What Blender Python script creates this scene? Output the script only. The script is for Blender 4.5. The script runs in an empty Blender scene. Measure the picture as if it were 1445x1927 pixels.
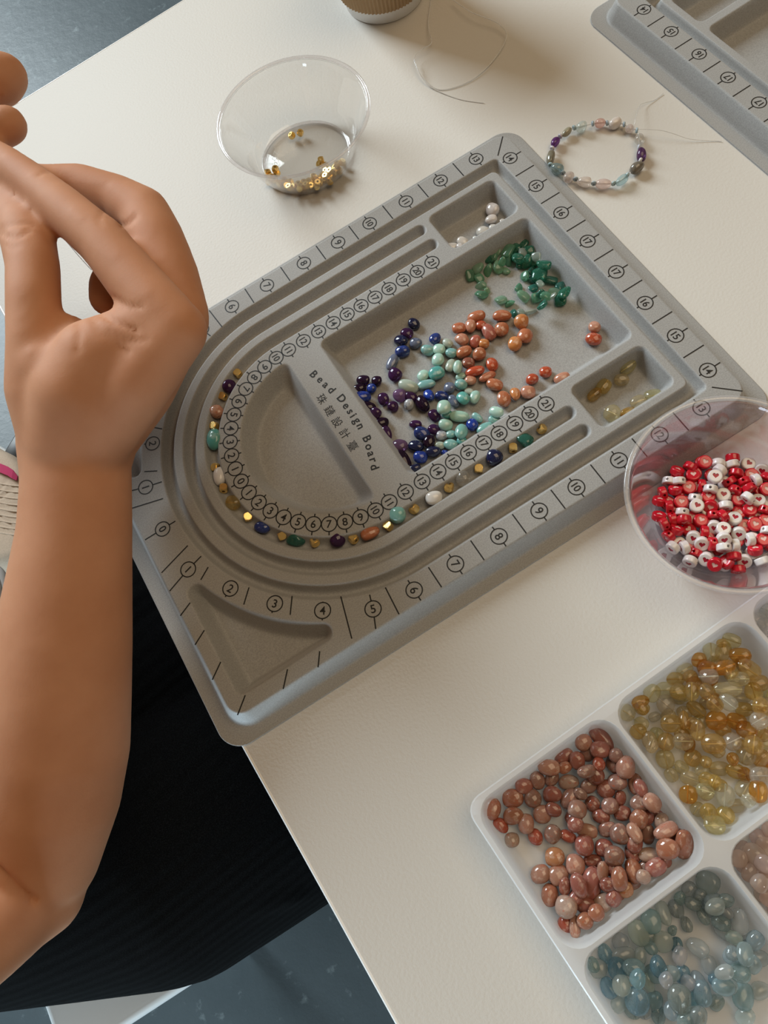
import bpy, bmesh, math, random
import numpy as np
from mathutils import Vector, Matrix

# ---------------------------------------------------------------- frame of reference
# Working units: centimetres, x along the bead board, y across it, z up from the board's top face.
# The table top lies at z = TT, the floor at z = FL.  World units are metres with the floor at 0.
TT, FL = -1.3, -76.3
CAM = np.array([9.68892369, -9.83851416, 37.48028626])
ROT = np.array([[0.84631667, -0.50892921, -0.15728686],
                [-0.53037045, -0.77760868, -0.33768614],
                [0.04955071, 0.36920971, -0.92802420]])
FOC, PPX, PPY = 1470.0, 722.5, 963.5

sc = bpy.context.scene
col = sc.collection


def V(x, y, z):
    return Vector((x * .01, y * .01, (z - FL) * .01))


def at(u, v, z):
    """the point at height z seen at pixel (u, v) of the 1445 x 1927 frame (centimetres)"""
    d = ROT.T @ np.array([(u - PPX) / FOC, (v - PPY) / FOC, 1.0])
    return CAM + (z - CAM[2]) / d[2] * d


def pix(p):
    q = (np.asarray(p) - CAM) @ ROT.T
    return np.stack([q[..., 0] / q[..., 2] * FOC + PPX, q[..., 1] / q[..., 2] * FOC + PPY], -1)


def depth(p):
    return float((np.asarray(p) - CAM) @ ROT[2])


# ---------------------------------------------------------------- camera, light, exposure
cam_d = bpy.data.cameras.new('camera')
cam_d.sensor_fit = 'VERTICAL'
cam_d.sensor_height = 36.0
cam_d.lens = FOC / 1927 * 36.0
cam_d.clip_start = .01
cam = bpy.data.objects.new('camera', cam_d)
col.objects.link(cam)
M = Matrix.Identity(4)
for i in range(3):
    M[i][0], M[i][1], M[i][2] = ROT[0][i], -ROT[1][i], -ROT[2][i]
M.translation = V(*CAM)
cam.matrix_world = M
sc.camera = cam

world = bpy.data.worlds.new('room_light')
sc.world = world
world.use_nodes = True
bg = world.node_tree.nodes['Background']
bg.inputs[0].default_value = (1.0, .77, .51, 1)
bg.inputs[1].default_value = .135


def area(name, pos, target, sx, sy, power, color):
    l = bpy.data.lights.new(name, 'AREA')
    l.shape = 'RECTANGLE'
    l.size, l.size_y, l.energy, l.color = sx, sy, power, color
    o = bpy.data.objects.new(name, l)
    col.objects.link(o)
    p, t = V(*pos), V(*target)
    o.location = p
    o.rotation_euler = (t - p).to_track_quat('-Z', 'Y').to_euler()
    return o


area('window_light', (-112, 487, 262), (12, 12, 0), 2.3, 2.3, 372, (.84, .95, 1.0))
area('side_window_light', (-200, -125, -22), (-8, -4, -40), 1.3, .8, 72, (.66, .87, 1.0))
area('ceiling_light', (92, -5, 175), (36, -4, 0), 1.2, 1.2, 13, (1.0, .77, .50))

sc.view_settings.view_transform = 'Standard'
sc.view_settings.look = 'None'
sc.view_settings.gamma = 1.0
sc.view_settings.use_curve_mapping = False
sc.view_settings.exposure = -0.09
cy = sc.cycles
cy.use_denoising = True
cy.max_bounces = 10
cy.diffuse_bounces = 3
cy.glossy_bounces = 4
cy.transmission_bounces = 8
cy.transparent_max_bounces = 24
cy.caustics_reflective = False
cy.caustics_refractive = False
cy.sample_clamp_indirect = 4.0

rnd = random.Random(7)


# ---------------------------------------------------------------- material helpers
def mat(name):
    m = bpy.data.materials.new(name)
    m.use_nodes = True
    nt = m.node_tree
    b = nt.nodes['Principled BSDF']
    return m, nt, b


def setin(b, **kw):
    for k, v in kw.items():
        b.inputs[k.replace('_', ' ')].default_value = v


def noise(nt, scale, detail=3.0, vec=None, rough=.5):
    n = nt.nodes.new('ShaderNodeTexNoise')
    n.inputs['Scale'].default_value = scale
    n.inputs['Detail'].default_value = detail
    n.inputs['Roughness'].default_value = rough
    if vec is not None:
        nt.links.new(vec, n.inputs['Vector'])
    return n


def ramp(nt, fac, stops):
    r = nt.nodes.new('ShaderNodeValToRGB')
    e = r.color_ramp.elements
    while len(e) < len(stops):
        e.new(.5)
    for k, (p, c) in enumerate(stops):
        e[k].position = p
        e[k].color = (c[0], c[1], c[2], 1) if not isinstance(c, float) else (c, c, c, 1)
    nt.links.new(fac, r.inputs[0])
    return r


def mixc(nt, mode, fac, a, b):
    m = nt.nodes.new('ShaderNodeMix')
    m.data_type = 'RGBA'
    m.blend_type = mode
    for sock, v in ((m.inputs[0], fac), (m.inputs[6], a), (m.inputs[7], b)):
        if hasattr(v, 'is_linked'):
            nt.links.new(v, sock)
        else:
            sock.default_value = v
    return m.outputs[2]


def bump(nt, b, height, strength, dist):
    n = nt.nodes.new('ShaderNodeBump')
    n.inputs['Strength'].default_value = strength
    n.inputs['Distance'].default_value = dist
    nt.links.new(height, n.inputs['Height'])
    nt.links.new(n.outputs[0], b.inputs['Normal'])
    return n


def coord(nt, kind='Object'):
    t = nt.nodes.new('ShaderNodeTexCoord')
    return t.outputs[kind]


def plain(name, c, rough=.5, **kw):
    m, nt, b = mat(name)
    setin(b, Base_Color=(*c, 1), Roughness=rough, **kw)
    return m


# table laminate: off-white with a fine orange-peel relief
m_table, nt, b = mat('white_laminate')
setin(b, Base_Color=(.65, .62, .575, 1), Roughness=.5)
b.inputs['Specular IOR Level'].default_value = .16
c = coord(nt)
n = noise(nt, 620, 2, c)
bump(nt, b, n.outputs[0], .35, .0004)

# concrete floor: blue grey, trowel marks and plaster specks
m_floor, nt, b = mat('blue_grey_concrete')
c = coord(nt)
n1 = noise(nt, 4, 6, c, .6)
n2 = noise(nt, 38, 5, c, .65)
r1 = ramp(nt, n1.outputs[0], [(.3, (.054, .074, .085)), (.7, (.082, .106, .119))])
r2 = ramp(nt, n2.outputs[0], [(.60, 0.0), (.72, 1.0)])
nt.links.new(mixc(nt, 'MIX', r2.outputs[0], r1.outputs[0], (.16, .20, .215, 1)), b.inputs['Base Color'])
setin(b, Roughness=.38)
b.inputs['Specular IOR Level'].default_value = .4
bump(nt, b, n2.outputs[0], .16, .004)

# grey flocked plastic
m_flock, nt, b = mat('grey_flocking')
c = coord(nt)
n1 = noise(nt, 1500, 3, c, .7)
n2 = noise(nt, 300, 3, c, .6)
r1 = ramp(nt, n1.outputs[0], [(.3, (.27, .270, .268)), (.7, (.42, .420, .417))])
nt.links.new(r1.outputs[0], b.inputs['Base Color'])
setin(b, Roughness=.62, Sheen_Weight=.3, Sheen_Roughness=.45)
b.inputs['Specular IOR Level'].default_value = .6
ad = nt.nodes.new('ShaderNodeMath')
ad.operation = 'ADD'
nt.links.new(n1.outputs[0], ad.inputs[0])
nt.links.new(n2.outputs[0], ad.inputs[1])
bump(nt, b, ad.outputs[0], .14, .0005)

m_ink = plain('black_print', (.006, .006, .006), .6)


def gem(name, base=(1, 1, 1), rough=.1, trans=0.0, ior=1.5, veins=None, scale=160, spots=None, sss=0.0, coat=.3):
    """polished stone; the hue of each bead comes from its own object colour"""
    m, nt, b = mat(name)
    oi = nt.nodes.new('ShaderNodeObjectInfo')
    tc = coord(nt)
    vm = nt.nodes.new('ShaderNodeVectorMath')
    vm.operation = 'ADD'
    nt.links.new(tc, vm.inputs[0])
    cmb = nt.nodes.new('ShaderNodeCombineXYZ')
    mu = nt.nodes.new('ShaderNodeMath')
    mu.operation = 'MULTIPLY'
    mu.inputs[1].default_value = 37.0
    nt.links.new(oi.outputs['Random'], mu.inputs[0])
    for k in range(3):
        nt.links.new(mu.outputs[0], cmb.inputs[k])
    nt.links.new(cmb.outputs[0], vm.inputs[1])
    colr = oi.outputs['Color']
    if veins:
        for (vc, lo, hi, sc_, amt) in veins:
            n = noise(nt, sc_, 4, vm.outputs[0], .6)
            r = ramp(nt, n.outputs[0], [(lo, 0.0), (hi, amt)])
            colr = mixc(nt, 'MIX', r.outputs[0], colr, (*vc, 1))
    nt.links.new(colr, b.inputs['Base Color'])
    setin(b, Roughness=rough, IOR=ior, Transmission_Weight=trans, Coat_Weight=coat, Coat_Roughness=.04)
    if sss:
        setin(b, Subsurface_Weight=sss, Subsurface_Radius=(.004, .003, .002), Subsurface_Scale=1.0)
    return m


def cgem(name, t, g, d, veins=None, rough=.02, ior=1.3, gloss=.75):
    """clear stone: tinted see-through, refracting and milky shares under a polished skin"""
    m = gem(name + '_base', veins=veins)
    m.name = name
    nt = m.node_tree
    b = nt.nodes['Principled BSDF']
    src = b.inputs['Base Color'].links[0].from_socket
    nt.nodes.remove(b)
    out = nt.nodes['Material Output']
    gm = nt.nodes.new('ShaderNodeGamma')
    gm.inputs[1].default_value = .5
    nt.links.new(src, gm.inputs[0])
    tr = nt.nodes.new('ShaderNodeBsdfTransparent')
    nt.links.new(gm.outputs[0], tr.inputs[0])
    gs = nt.nodes.new('ShaderNodeBsdfGlass')
    gs.inputs['IOR'].default_value = ior
    gs.inputs['Roughness'].default_value = rough
    nt.links.new(gm.outputs[0], gs.inputs[0])
    df = nt.nodes.new('ShaderNodeBsdfDiffuse')
    nt.links.new(src, df.inputs[0])
    tl = nt.nodes.new('ShaderNodeBsdfTranslucent')
    nt.links.new(src, tl.inputs[0])

    def mix(f, a_, b_):
        x = nt.nodes.new('ShaderNodeMixShader')
        if hasattr(f, 'is_linked'):
            nt.links.new(f, x.inputs[0])
        else:
            x.inputs[0].default_value = f
        nt.links.new(a_.outputs[0], x.inputs[1])
        nt.links.new(b_.outputs[0], x.inputs[2])
        return x
    milk = mix(.5, df, tl)
    body = mix(d, mix(g / (t + g), tr, gs), milk)
    gl = nt.nodes.new('ShaderNodeBsdfGlossy')
    gl.inputs['Roughness'].default_value = .06
    lw = nt.nodes.new('ShaderNodeLayerWeight')
    pw = nt.nodes.new('ShaderNodeMath')
    pw.operation = 'POWER'
    pw.inputs[1].default_value = 4.0
    nt.links.new(lw.outputs['Facing'], pw.inputs[0])
    ma = nt.nodes.new('ShaderNodeMath')
    ma.operation = 'MULTIPLY_ADD'
    ma.inputs[1].default_value = gloss * .6
    ma.inputs[2].default_value = .045
    nt.links.new(pw.outputs[0], ma.inputs[0])
    fin = mix(ma.outputs[0], body, gl)
    nt.links.new(fin.outputs[0], out.inputs[0])
    return m


# noise scales act on unit-sized bead meshes
m_sun = gem('sunstone', rough=.13, trans=.10, veins=[((.78, .62, .52), .52, .75, 1.6, .55), ((.50, .09, .03), .56, .72, 2.6, .65)])
m_ame = cgem('amethyst', .25, .30, .45, veins=[((.60, .50, .66), .60, .78, 1.4, .5)])
m_lap = gem('lapis', rough=.12, veins=[((.33, .36, .42), .58, .74, 2.2, .6), ((.008, .012, .05), .52, .66, 1.3, .7)])
m_ama = gem('amazonite', rough=.16, trans=.05, veins=[((.70, .80, .75), .52, .76, 1.3, .55)])
m_ave = cgem('aventurine', .36, .24, .40, veins=[((.72, .88, .76), .54, .72, 1.8, .5)])
m_whi = gem('moonstone', rough=.15, trans=.15, veins=[((.95, .93, .90), .5, .7, 1.2, .5)])
m_cit = cgem('citrine', .64, .20, .16, veins=[((.97, .93, .84), .52, .72, 1.2, .6)])
m_aqu = cgem('aquamarine', .52, .18, .30, veins=[((.86, .92, .90), .5, .72, 1.3, .6)], rough=.08)
m_ros = cgem('rose_quartz', .48, .18, .34, rough=.08)
m_lab = gem('labradorite', rough=.12, trans=.2, veins=[((.10, .09, .07), .5, .7, 2.0, .6)])

m_gold, nt, b = mat('gold_plate')
setin(b, Base_Color=(.95, .68, .26, 1), Metallic=.78, Roughness=.2)
m_red = plain('red_acrylic', (.62, .012, .03), .18, Coat_Weight=.3)
m_wht = plain('white_acrylic', (.86, .84, .83), .2, Coat_Weight=.3)
m_hpink = plain('pale_pink_paint', (.85, .60, .55), .35)
m_hred = plain('dark_red_paint', (.42, .008, .035), .35)
m_hole = plain('drill_hole_shade', (.05, .04, .035), .8)


def clear(name, tint, refl=.8, haze=.02):
    m, nt, b = mat(name)
    out = nt.nodes['Material Output']
    nt.nodes.remove(b)
    tr = nt.nodes.new('ShaderNodeBsdfTransparent')
    tr.inputs[0].default_value = (*tint, 1)
    gl = nt.nodes.new('ShaderNodeBsdfGlossy')
    gl.inputs['Roughness'].default_value = .04
    gl.inputs['Color'].default_value = (1, 1, 1, 1)
    df = nt.nodes.new('ShaderNodeBsdfDiffuse')
    df.inputs[0].default_value = (.9, .9, .9, 1)
    lw = nt.nodes.new('ShaderNodeLayerWeight')
    lw.inputs[0].default_value = .5
    p = nt.nodes.new('ShaderNodeMath')
    p.operation = 'POWER'
    p.inputs[1].default_value = 3.2
    nt.links.new(lw.outputs['Facing'], p.inputs[0])
    mu = nt.nodes.new('ShaderNodeMath')
    mu.operation = 'MULTIPLY_ADD'
    mu.inputs[1].default_value = refl
    mu.inputs[2].default_value = .035
    nt.links.new(p.outputs[0], mu.inputs[0])
    m1 = nt.nodes.new('ShaderNodeMixShader')
    m1.inputs[0].default_value = haze
    nt.links.new(tr.outputs[0], m1.inputs[1])
    nt.links.new(df.outputs[0], m1.inputs[2])
    m2 = nt.nodes.new('ShaderNodeMixShader')
    nt.links.new(mu.outputs[0], m2.inputs[0])
    nt.links.new(m1.outputs[0], m2.inputs[1])
    nt.links.new(gl.outputs[0], m2.inputs[2])
    nt.links.new(m2.outputs[0], out.inputs[0])
    return m


m_clear = clear('clear_plastic', (.975, .975, .972))
m_lav = clear('lavender_reflection_plastic', (.93, .875, .905), haze=.03)  # lavender tint stands in for reflections of the red beads
m_rim = clear('clear_plastic_rim', (.94, .93, .935), refl=.9, haze=.16)
m_frost = plain('embossed_plastic', (.9, .9, .9), .2, Alpha=.35)
m_thread = clear('clear_nylon', (.95, .95, .94), refl=.9, haze=.55)

m_tray, nt, b = mat('milky_polypropylene')
setin(b, Base_Color=(.86, .86, .865, 1), Roughness=.2)
tl = nt.nodes.new('ShaderNodeBsdfTranslucent')
tl.inputs[0].default_value = (.9, .9, .9, 1)
tr = nt.nodes.new('ShaderNodeBsdfTransparent')
tr.inputs[0].default_value = (.95, .95, .955, 1)
m1 = nt.nodes.new('ShaderNodeMixShader')
m1.inputs[0].default_value = .35
m2 = nt.nodes.new('ShaderNodeMixShader')
m2.inputs[0].default_value = .30
nt.links.new(b.outputs[0], m1.inputs[1])
nt.links.new(tl.outputs[0], m1.inputs[2])
nt.links.new(m1.outputs[0], m2.inputs[1])
nt.links.new(tr.outputs[0], m2.inputs[2])
nt.links.new(m2.outputs[0], nt.nodes['Material Output'].inputs[0])

# skin
m_skin, nt, b = mat('skin')
c = coord(nt)
n1 = noise(nt, 22, 4, c, .6)
r1 = ramp(nt, n1.outputs[0], [(.3, (.50, .222, .112)), (.7, (.60, .29, .16))])
nt.links.new(r1.outputs[0], b.inputs['Base Color'])
setin(b, Roughness=.68, Subsurface_Weight=.15, Subsurface_Radius=(.01, .004, .002), Subsurface_Scale=.6)
n2 = noise(nt, 900, 3, c, .6)
bump(nt, b, n2.outputs[0], .12, .0005)

# black ribbed knit
m_knit, nt, b = mat('black_ribbed_knit')
c = coord(nt)
sp = nt.nodes.new('ShaderNodeMapping')
sp.inputs['Rotation'].default_value = (0, 0, math.radians(-8))
nt.links.new(c, sp.inputs['Vector'])
nw = noise(nt, 14, 3, sp.outputs[0])
wv = nt.nodes.new('ShaderNodeTexWave')
wv.wave_type = 'BANDS'
wv.bands_direction = 'DIAGONAL'
mp = nt.nodes.new('ShaderNodeMapping')
mp.inputs['Scale'].default_value = (0.02, 1, 1)
nt.links.new(sp.outputs[0], mp.inputs['Vector'])
nt.links.new(mp.outputs[0], wv.inputs['Vector'])
wv.inputs['Scale'].default_value = 60
wv.inputs['Distortion'].default_value = 1.2
wv.inputs['Detail'].default_value = 1
nf = noise(nt, 1800, 2, c)
rr = ramp(nt, nf.outputs[0], [(.45, (.0022, .0023, .0025)), (.75, (.008, .009, .0095))])
nt.links.new(rr.outputs[0], b.inputs['Base Color'])
setin(b, Roughness=1.0)
b.inputs['Specular IOR Level'].default_value = .05
bump(nt, b, wv.outputs[0], .35, .0012)

m_edge = plain('white_edge_band', (.90, .90, .89), .25)
m_whiteplastic = plain('white_seat_plastic', (.78, .79, .79), .4)
m_hair = plain('dark_hair', (.012, .008, .006), .5)
m_paper = plain('white_paper_cup', (.83, .82, .80), .6)
m_kraft = plain('kraft_paper', (.46, .31, .17), .8)
m_lid = plain('white_cup_lid', (.85, .85, .84), .35)
m_canvas, nt, b = mat('beige_cotton_canvas')
n1 = noise(nt, 700, 3, coord(nt))
r1 = ramp(nt, n1.outputs[0], [(.3, (.56, .43, .32)), (.7, (.64, .50, .38))])
nt.links.new(r1.outputs[0], b.inputs['Base Color'])
setin(b, Roughness=.9)
m_pink = plain('crimson_pink_ribbon', (.56, .03, .12), .6)
m_greyknit = plain('grey_knit_wool', (.40, .37, .35), .95)
m_darkplastic = plain('black_plastic', (.015, .014, .014), .4)


# ---------------------------------------------------------------- mesh helpers
def mesh(name, verts, faces, smooth=True, scale=True):
    """verts in centimetres relative to the object's own origin"""
    me = bpy.data.meshes.new(name)
    v = np.asarray(verts, float) * (.01 if scale else 1)
    me.from_pydata(v.tolist(), [], faces)
    if smooth:
        me.shade_smooth()
    me.update()
    return me


def put(name, me, m=None, parent=None, loc=None):
    o = bpy.data.objects.new(name, me)
    col.objects.link(o)
    if m is not None and me is not None and not me.materials:
        me.materials.append(m)
    if parent is not None:
        o.parent = parent
    if loc is not None:
        o.location = loc
    return o


def tag(o, label, cat, group=None, kind=None):
    o['label'] = label
    o['category'] = cat
    if group:
        o['group'] = group
    if kind:
        o['kind'] = kind
    return o


def sharp(me, deg=35):
    me.set_sharp_from_angle(angle=math.radians(deg))


def lathe(profile, n=48, closed=False):
    """profile [(r, z)], revolved about z"""
    vs, fs = [], []
    k = len(profile)
    for i in range(n):
        a = 2 * math.pi * i / n
        for r, z in profile:
            vs.append((r * math.cos(a), r * math.sin(a), z))
    for i in range(n):
        j = (i + 1) % n
        for q in range(k if closed else k - 1):
            q2 = (q + 1) % k
            fs.append((i * k + q, j * k + q, j * k + q2, i * k + q2))
    return vs, fs


def tube(pts, r, n=8, close=False):
    pts = [np.array(p, float) for p in pts]
    vs, fs = [], []
    N = len(pts)
    up = np.array([0.13, .21, 1.0])
    for i, p in enumerate(pts):
        t = pts[min(i + 1, N - 1)] - pts[max(i - 1, 0)]
        if close:
            t = pts[(i + 1) % N] - pts[i - 1]
        t /= np.linalg.norm(t) + 1e-9
        a = np.cross(up, t)
        a /= np.linalg.norm(a) + 1e-9
        bb = np.cross(t, a)
        for k in range(n):
            w = 2 * math.pi * k / n
            vs.append(p + r * (math.cos(w) * a + math.sin(w) * bb))
    for i in range(N if close else N - 1):
        for k in range(n):
            i2 = (i + 1) % N
            fs.append((i * n + k, i * n + (k + 1) % n, i2 * n + (k + 1) % n, i2 * n + k))
    if not close:
        fs.append(tuple(range(n))[::-1])
        fs.append(tuple((N - 1) * n + k for k in range(n)))
    return vs, fs


def catmull(P, n=10, close=False):
    P = [np.array(p, float) for p in P]
    out = []
    N = len(P)
    for i in range(N if close else N - 1):
        g = (lambda k: P[k % N]) if close else (lambda k: P[min(max(k, 0), N - 1)])
        p0, p1, p2, p3 = g(i - 1), g(i), g(i + 1), g(i + 2)
        for s in range(n):
            t = s / n
            out.append(.5 * (2 * p1 + (p2 - p0) * t + (2 * p0 - 5 * p1 + 4 * p2 - p3) * t * t + (3 * p1 - p0 - 3 * p2 + p3) * t ** 3))
    if not close:
        out.append(P[-1])
    return out


def joinm(parts):
    vs, fs = [], []
    for v, f in parts:
        o = len(vs)
        vs += list(v)
        fs += [tuple(i + o for i in q) for q in f]
    return vs, fs


def rbox(x0, x1, y0, y1, z0, z1, r=.1, seg=3, rc=None):
    """box with bevelled edges"""
    bm = bmesh.new()
    bmesh.ops.create_cube(bm, size=1)
    for v in bm.verts:
        v.co = Vector(((x0 + x1) / 2 + v.co.x * (x1 - x0), (y0 + y1) / 2 + v.co.y * (y1 - y0), (z0 + z1) / 2 + v.co.z * (z1 - z0)))
    if rc:
        ed = [e for e in bm.edges if abs(e.verts[0].co.z - e.verts[1].co.z) > 1e-6]
        bmesh.ops.bevel(bm, geom=ed, offset=rc, segments=8, affect='EDGES', profile=.5)
    ed = [e for e in bm.edges if e.calc_face_angle(0) > .6]
    bmesh.ops.bevel(bm, geom=ed, offset=r, segments=seg, affect='EDGES', profile=.5)
    bm.verts.index_update()
    vs = [tuple(v.co) for v in bm.verts]
    fs = [tuple(v.index for v in f.verts) for f in bm.faces]
    bm.free()
    return vs, fs


def apply_mods(o, name):
    dg = bpy.context.evaluated_depsgraph_get()
    me = bpy.data.meshes.new_from_object(o.evaluated_get(dg))
    me.name = name
    return me


# ---------------------------------------------------------------- floor and table
fl = put('floor', mesh('floor', [(-260, -260, 0), (320, -260, 0), (320, 420, 0), (-260, 420, 0)], [(0, 1, 2, 3)]), m_floor, loc=V(0, 0, FL))
fl['kind'] = 'structure'

ROT_T = math.radians(-2.45)                    # the table is turned a little against the board
tb = put('work_table', None, loc=V(-2.62, 48.0, FL))
tb.rotation_euler = (0, 0, -ROT_T)
tag(tb, 'white laminate work table with a pale straight edge carrying both bead boards', 'table')
TL, TWD = 150, 118
top = put('table_top', mesh('table_top', *rbox(0, TL, -TWD, 0, TT - 2.5 - FL, TT - FL, .12, 2)), m_table, tb)
sharp(top.data)
band = joinm([rbox(-.02, .2, -TWD, .02, TT - 2.5 - FL, TT - FL + .012, .10, 4), rbox(.2, TL, -.2, .02, TT - 2.5 - FL, TT - FL + .012, .10, 4)])
eb = put('edge_band', mesh('edge_band', *band), m_edge, tb)
eb['label'] = 'brighter white edge banding'
fr = joinm([rbox(8, TL - 8, -TWD + 7, -TWD + 10, 66, 72.45, .2, 1), rbox(8, TL - 8, -10, -7, 66, 72.45, .2, 1),
            rbox(8, 11, -TWD + 10, -10, 66, 72.45, .2, 1), rbox(TL - 11, TL - 8, -TWD + 10, -10, 66, 72.45, .2, 1)])
put('apron', mesh('apron', *fr, smooth=False), m_whiteplastic, tb)
for lx in (8, TL - 12):
    for ly in (-TWD + 7, -11):
        put('leg', mesh('leg', *rbox(lx, lx + 4, ly, ly + 4, 0, 66.2, .3, 2), smooth=False), m_whiteplastic, tb)

# ---------------------------------------------------------------- bead design board
BL, BW, YC, CX = 30.5, 22.04, 11.02, 11.75


def sd_box(x, y, x0, x1, y0, y1, r):
    qx = np.abs(x - (x0 + x1) / 2) - (x1 - x0) / 2 + r
    qy = np.abs(y - (y0 + y1) / 2) - (y1 - y0) / 2 + r
    return np.hypot(np.maximum(qx, 0), np.maximum(qy, 0)) + np.minimum(np.maximum(qx, qy), 0) - r


def smax(a, b, k):
    h = np.clip(.5 + .5 * (a - b) / k, 0, 1)
    return b * (1 - h) + a * h + k * h * (1 - h)


def ramp01(t, k0=.10, k1=.22):
    """straight ramp 0..1 with small fillets at both ends"""
    a = np.where(t < -k0, 0, np.where(t < k0, (t + k0) ** 2 / (4 * k0), t))
    u = 1 - t
    c = np.where(u < -k1, 0, np.where(u < k1, (u + k1) ** 2 / (4 * k1), u))
    return np.where(t < .5, np.minimum(a, 1), 1 - c)


def sd_corner(x, y, r=.5, x0=.74, y0=.86, R=10.83):
    """signed distance to the corner compartment: two straight sides, one hollow side, round corners"""
    xa, ya, Ra = x0 + r, y0 + r, R + r
    xb = CX - math.sqrt(Ra * Ra - (YC - ya) ** 2)
    yb = YC - math.sqrt(Ra * Ra - (CX - xa) ** 2)
    a0, a1 = math.atan2(ya - YC, xb - CX), math.atan2(yb - YC, xa - CX)
    if a1 > 0:
        a1 -= 2 * math.pi
    P = [(xa, ya)] + [(CX + Ra * math.cos(a0 + (a1 - a0) * i / 40), YC + Ra * math.sin(a0 + (a1 - a0) * i / 40)) for i in range(41)]
    dm = np.full(x.shape, 1e9)
    for i in range(len(P)):
        (ax, ay), (bx, by) = P[i], P[(i + 1) % len(P)]
        ex, ey = bx - ax, by - ay
        t = np.clip(((x - ax) * ex + (y - ay) * ey) / (ex * ex + ey * ey), 0, 1)
        dm = np.minimum(dm, np.hypot(x - ax - t * ex, y - ay - t * ey))
    ins = (x > xa) & (y > ya) & (np.hypot(x - CX, y - YC) > Ra)
    return np.where(ins, -dm, dm) - r


GD, CD = .58, 1.17                             # depth of the grooves and of the compartments


def board_height(x, y):
    z = np.zeros_like(x)
    # outer wall and flange
    z = -1.2 * ramp01(sd_box(x, y, 0, BL, 0, BW, .9) / .42, .12, .2)
    dy = np.abs(y - YC)
    U = np.where(x < CX, np.hypot(x - CX, y - YC), dy)

    def gprof(q):                              # q = 0 at the lip, 1 on the centre line
        q = np.clip(q, 0, 1)
        return np.where(q < .16, q * q / .32 * 1.9, .152 + (1 - .152) * (1 - (1 - np.clip((q - .16) / .84, 0, 1)) ** 2.2))

    def groove(t, half):
        return -GD * gprof((half - np.abs(t)) / half)
    # open U grooves with round ends
    for c0, hw in ((7.995, .40), (6.71, .41)):
        t = np.where(x > 22.55, np.hypot(x - 22.55, U - c0), np.abs(U - c0))
        z = np.minimum(z, groove(t, hw))
    # outer groove, running on round the straight end
    outer = np.where(x < CX, U - 9.66, sd_box(x, y, CX - 30, 29.08, YC - 9.66, YC + 9.66, .35))
    inner = np.where(x < CX, U - 8.88, sd_box(x, y, CX - 30, 28.42, YC - 8.88, YC + 8.88, .35))
    half = (inner - outer) / 2
    t = np.abs((inner + outer) / 2)
    z = np.minimum(z, np.where((outer < 0) & (inner > 0), -GD * gprof(1 - t / np.maximum(half, .05)), 0))

    def comp(d, wall):
        return -CD * ramp01(-d / wall, .10, .25)
    z = np.minimum(z, comp(sd_box(x, y, 13.87, 27.97, 6.03, 15.99, .45), .52))
    z = np.minimum(z, comp(sd_box(x, y, 23.38, 27.97, 2.55, 5.42, .45), .45))
    z = np.minimum(z, comp(sd_box(x, y, 23.38, 27.97, 2 * YC - 5.42, 2 * YC - 2.55, .45), .45))
    r = np.hypot(x - CX, y - YC)
    z = np.minimum(z, comp(smax(r - 5.02, x - 11.74, .55), .6))
    for s in (0, 1):
        yy = np.where(s == 0, y, 2 * YC - y)
        d = np.full(x.shape, 9.0)
        near = (x < 8.5) & (yy < 9)
        d[near] = sd_corner(x[near], yy[near])
        z = np.minimum(z, comp(d, .55))
    return z


def board_mesh():
    st = .058
    fx, fy, fr_ = 1.25, 1.1, 1.3
    xs = np.arange(-fx - st, BL + fx + 2 * st, st)
    ys = np.arange(-fy - st, BW + fy + 2 * st, st)
    X, Y = np.meshgrid(xs, ys)
    e = 1e-3
    sd = lambda a, b: sd_box(a, b, -fx, BL + fx, -fy, BW + fy, fr_)
    D = sd(X, Y)
    inside = D < -st * .3
    # pull the outside row on to the outline
    gx = (sd(X + e, Y) - D) / e
    gy = (sd(X, Y + e) - D) / e
    PX = np.where(inside, X, X - gx * D)
    PY = np.where(inside, Y, Y - gy * D)
    Z = board_height(PX, PY)
    ny, nx = X.shape
    idx = np.arange(nx * ny).reshape(ny, nx)
    q = np.stack([idx[:-1, :-1], idx[:-1, 1:], idx[1:, 1:], idx[1:, :-1]], -1).reshape(-1, 4)
    keep = inside.reshape(-1)[q].any(1)
    q = q[keep]
    used = np.unique(q)
    re = -np.ones(nx * ny, int)
    re[used] = np.arange(len(used))
    q = re[q]
    v = np.stack([PX.reshape(-1), PY.reshape(-1), Z.reshape(-1)], -1)[used]
    # rim: outline dropped to the table
    ed = np.concatenate([q[:, [0, 1]], q[:, [1, 2]], q[:, [2, 3]], q[:, [3, 0]]])
    key = {}
    for a, b_ in ed.tolist():
        k = (min(a, b_), max(a, b_))
        key[k] = None if k in key else (a, b_)
    bd = [e_ for e_ in key.values() if e_]
    bv = sorted({a for e_ in bd for a in e_})
    low = {a: len(v) + i for i, a in enumerate(bv)}
    lv = v[bv].copy()
    lv[:, 2] = TT + .005
    v = np.concatenate([v, lv])
    f = q.tolist() + [(b_, a, low[a], low[b_]) for a, b_ in bd]
    return mesh('bead_board', v, f)


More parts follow.
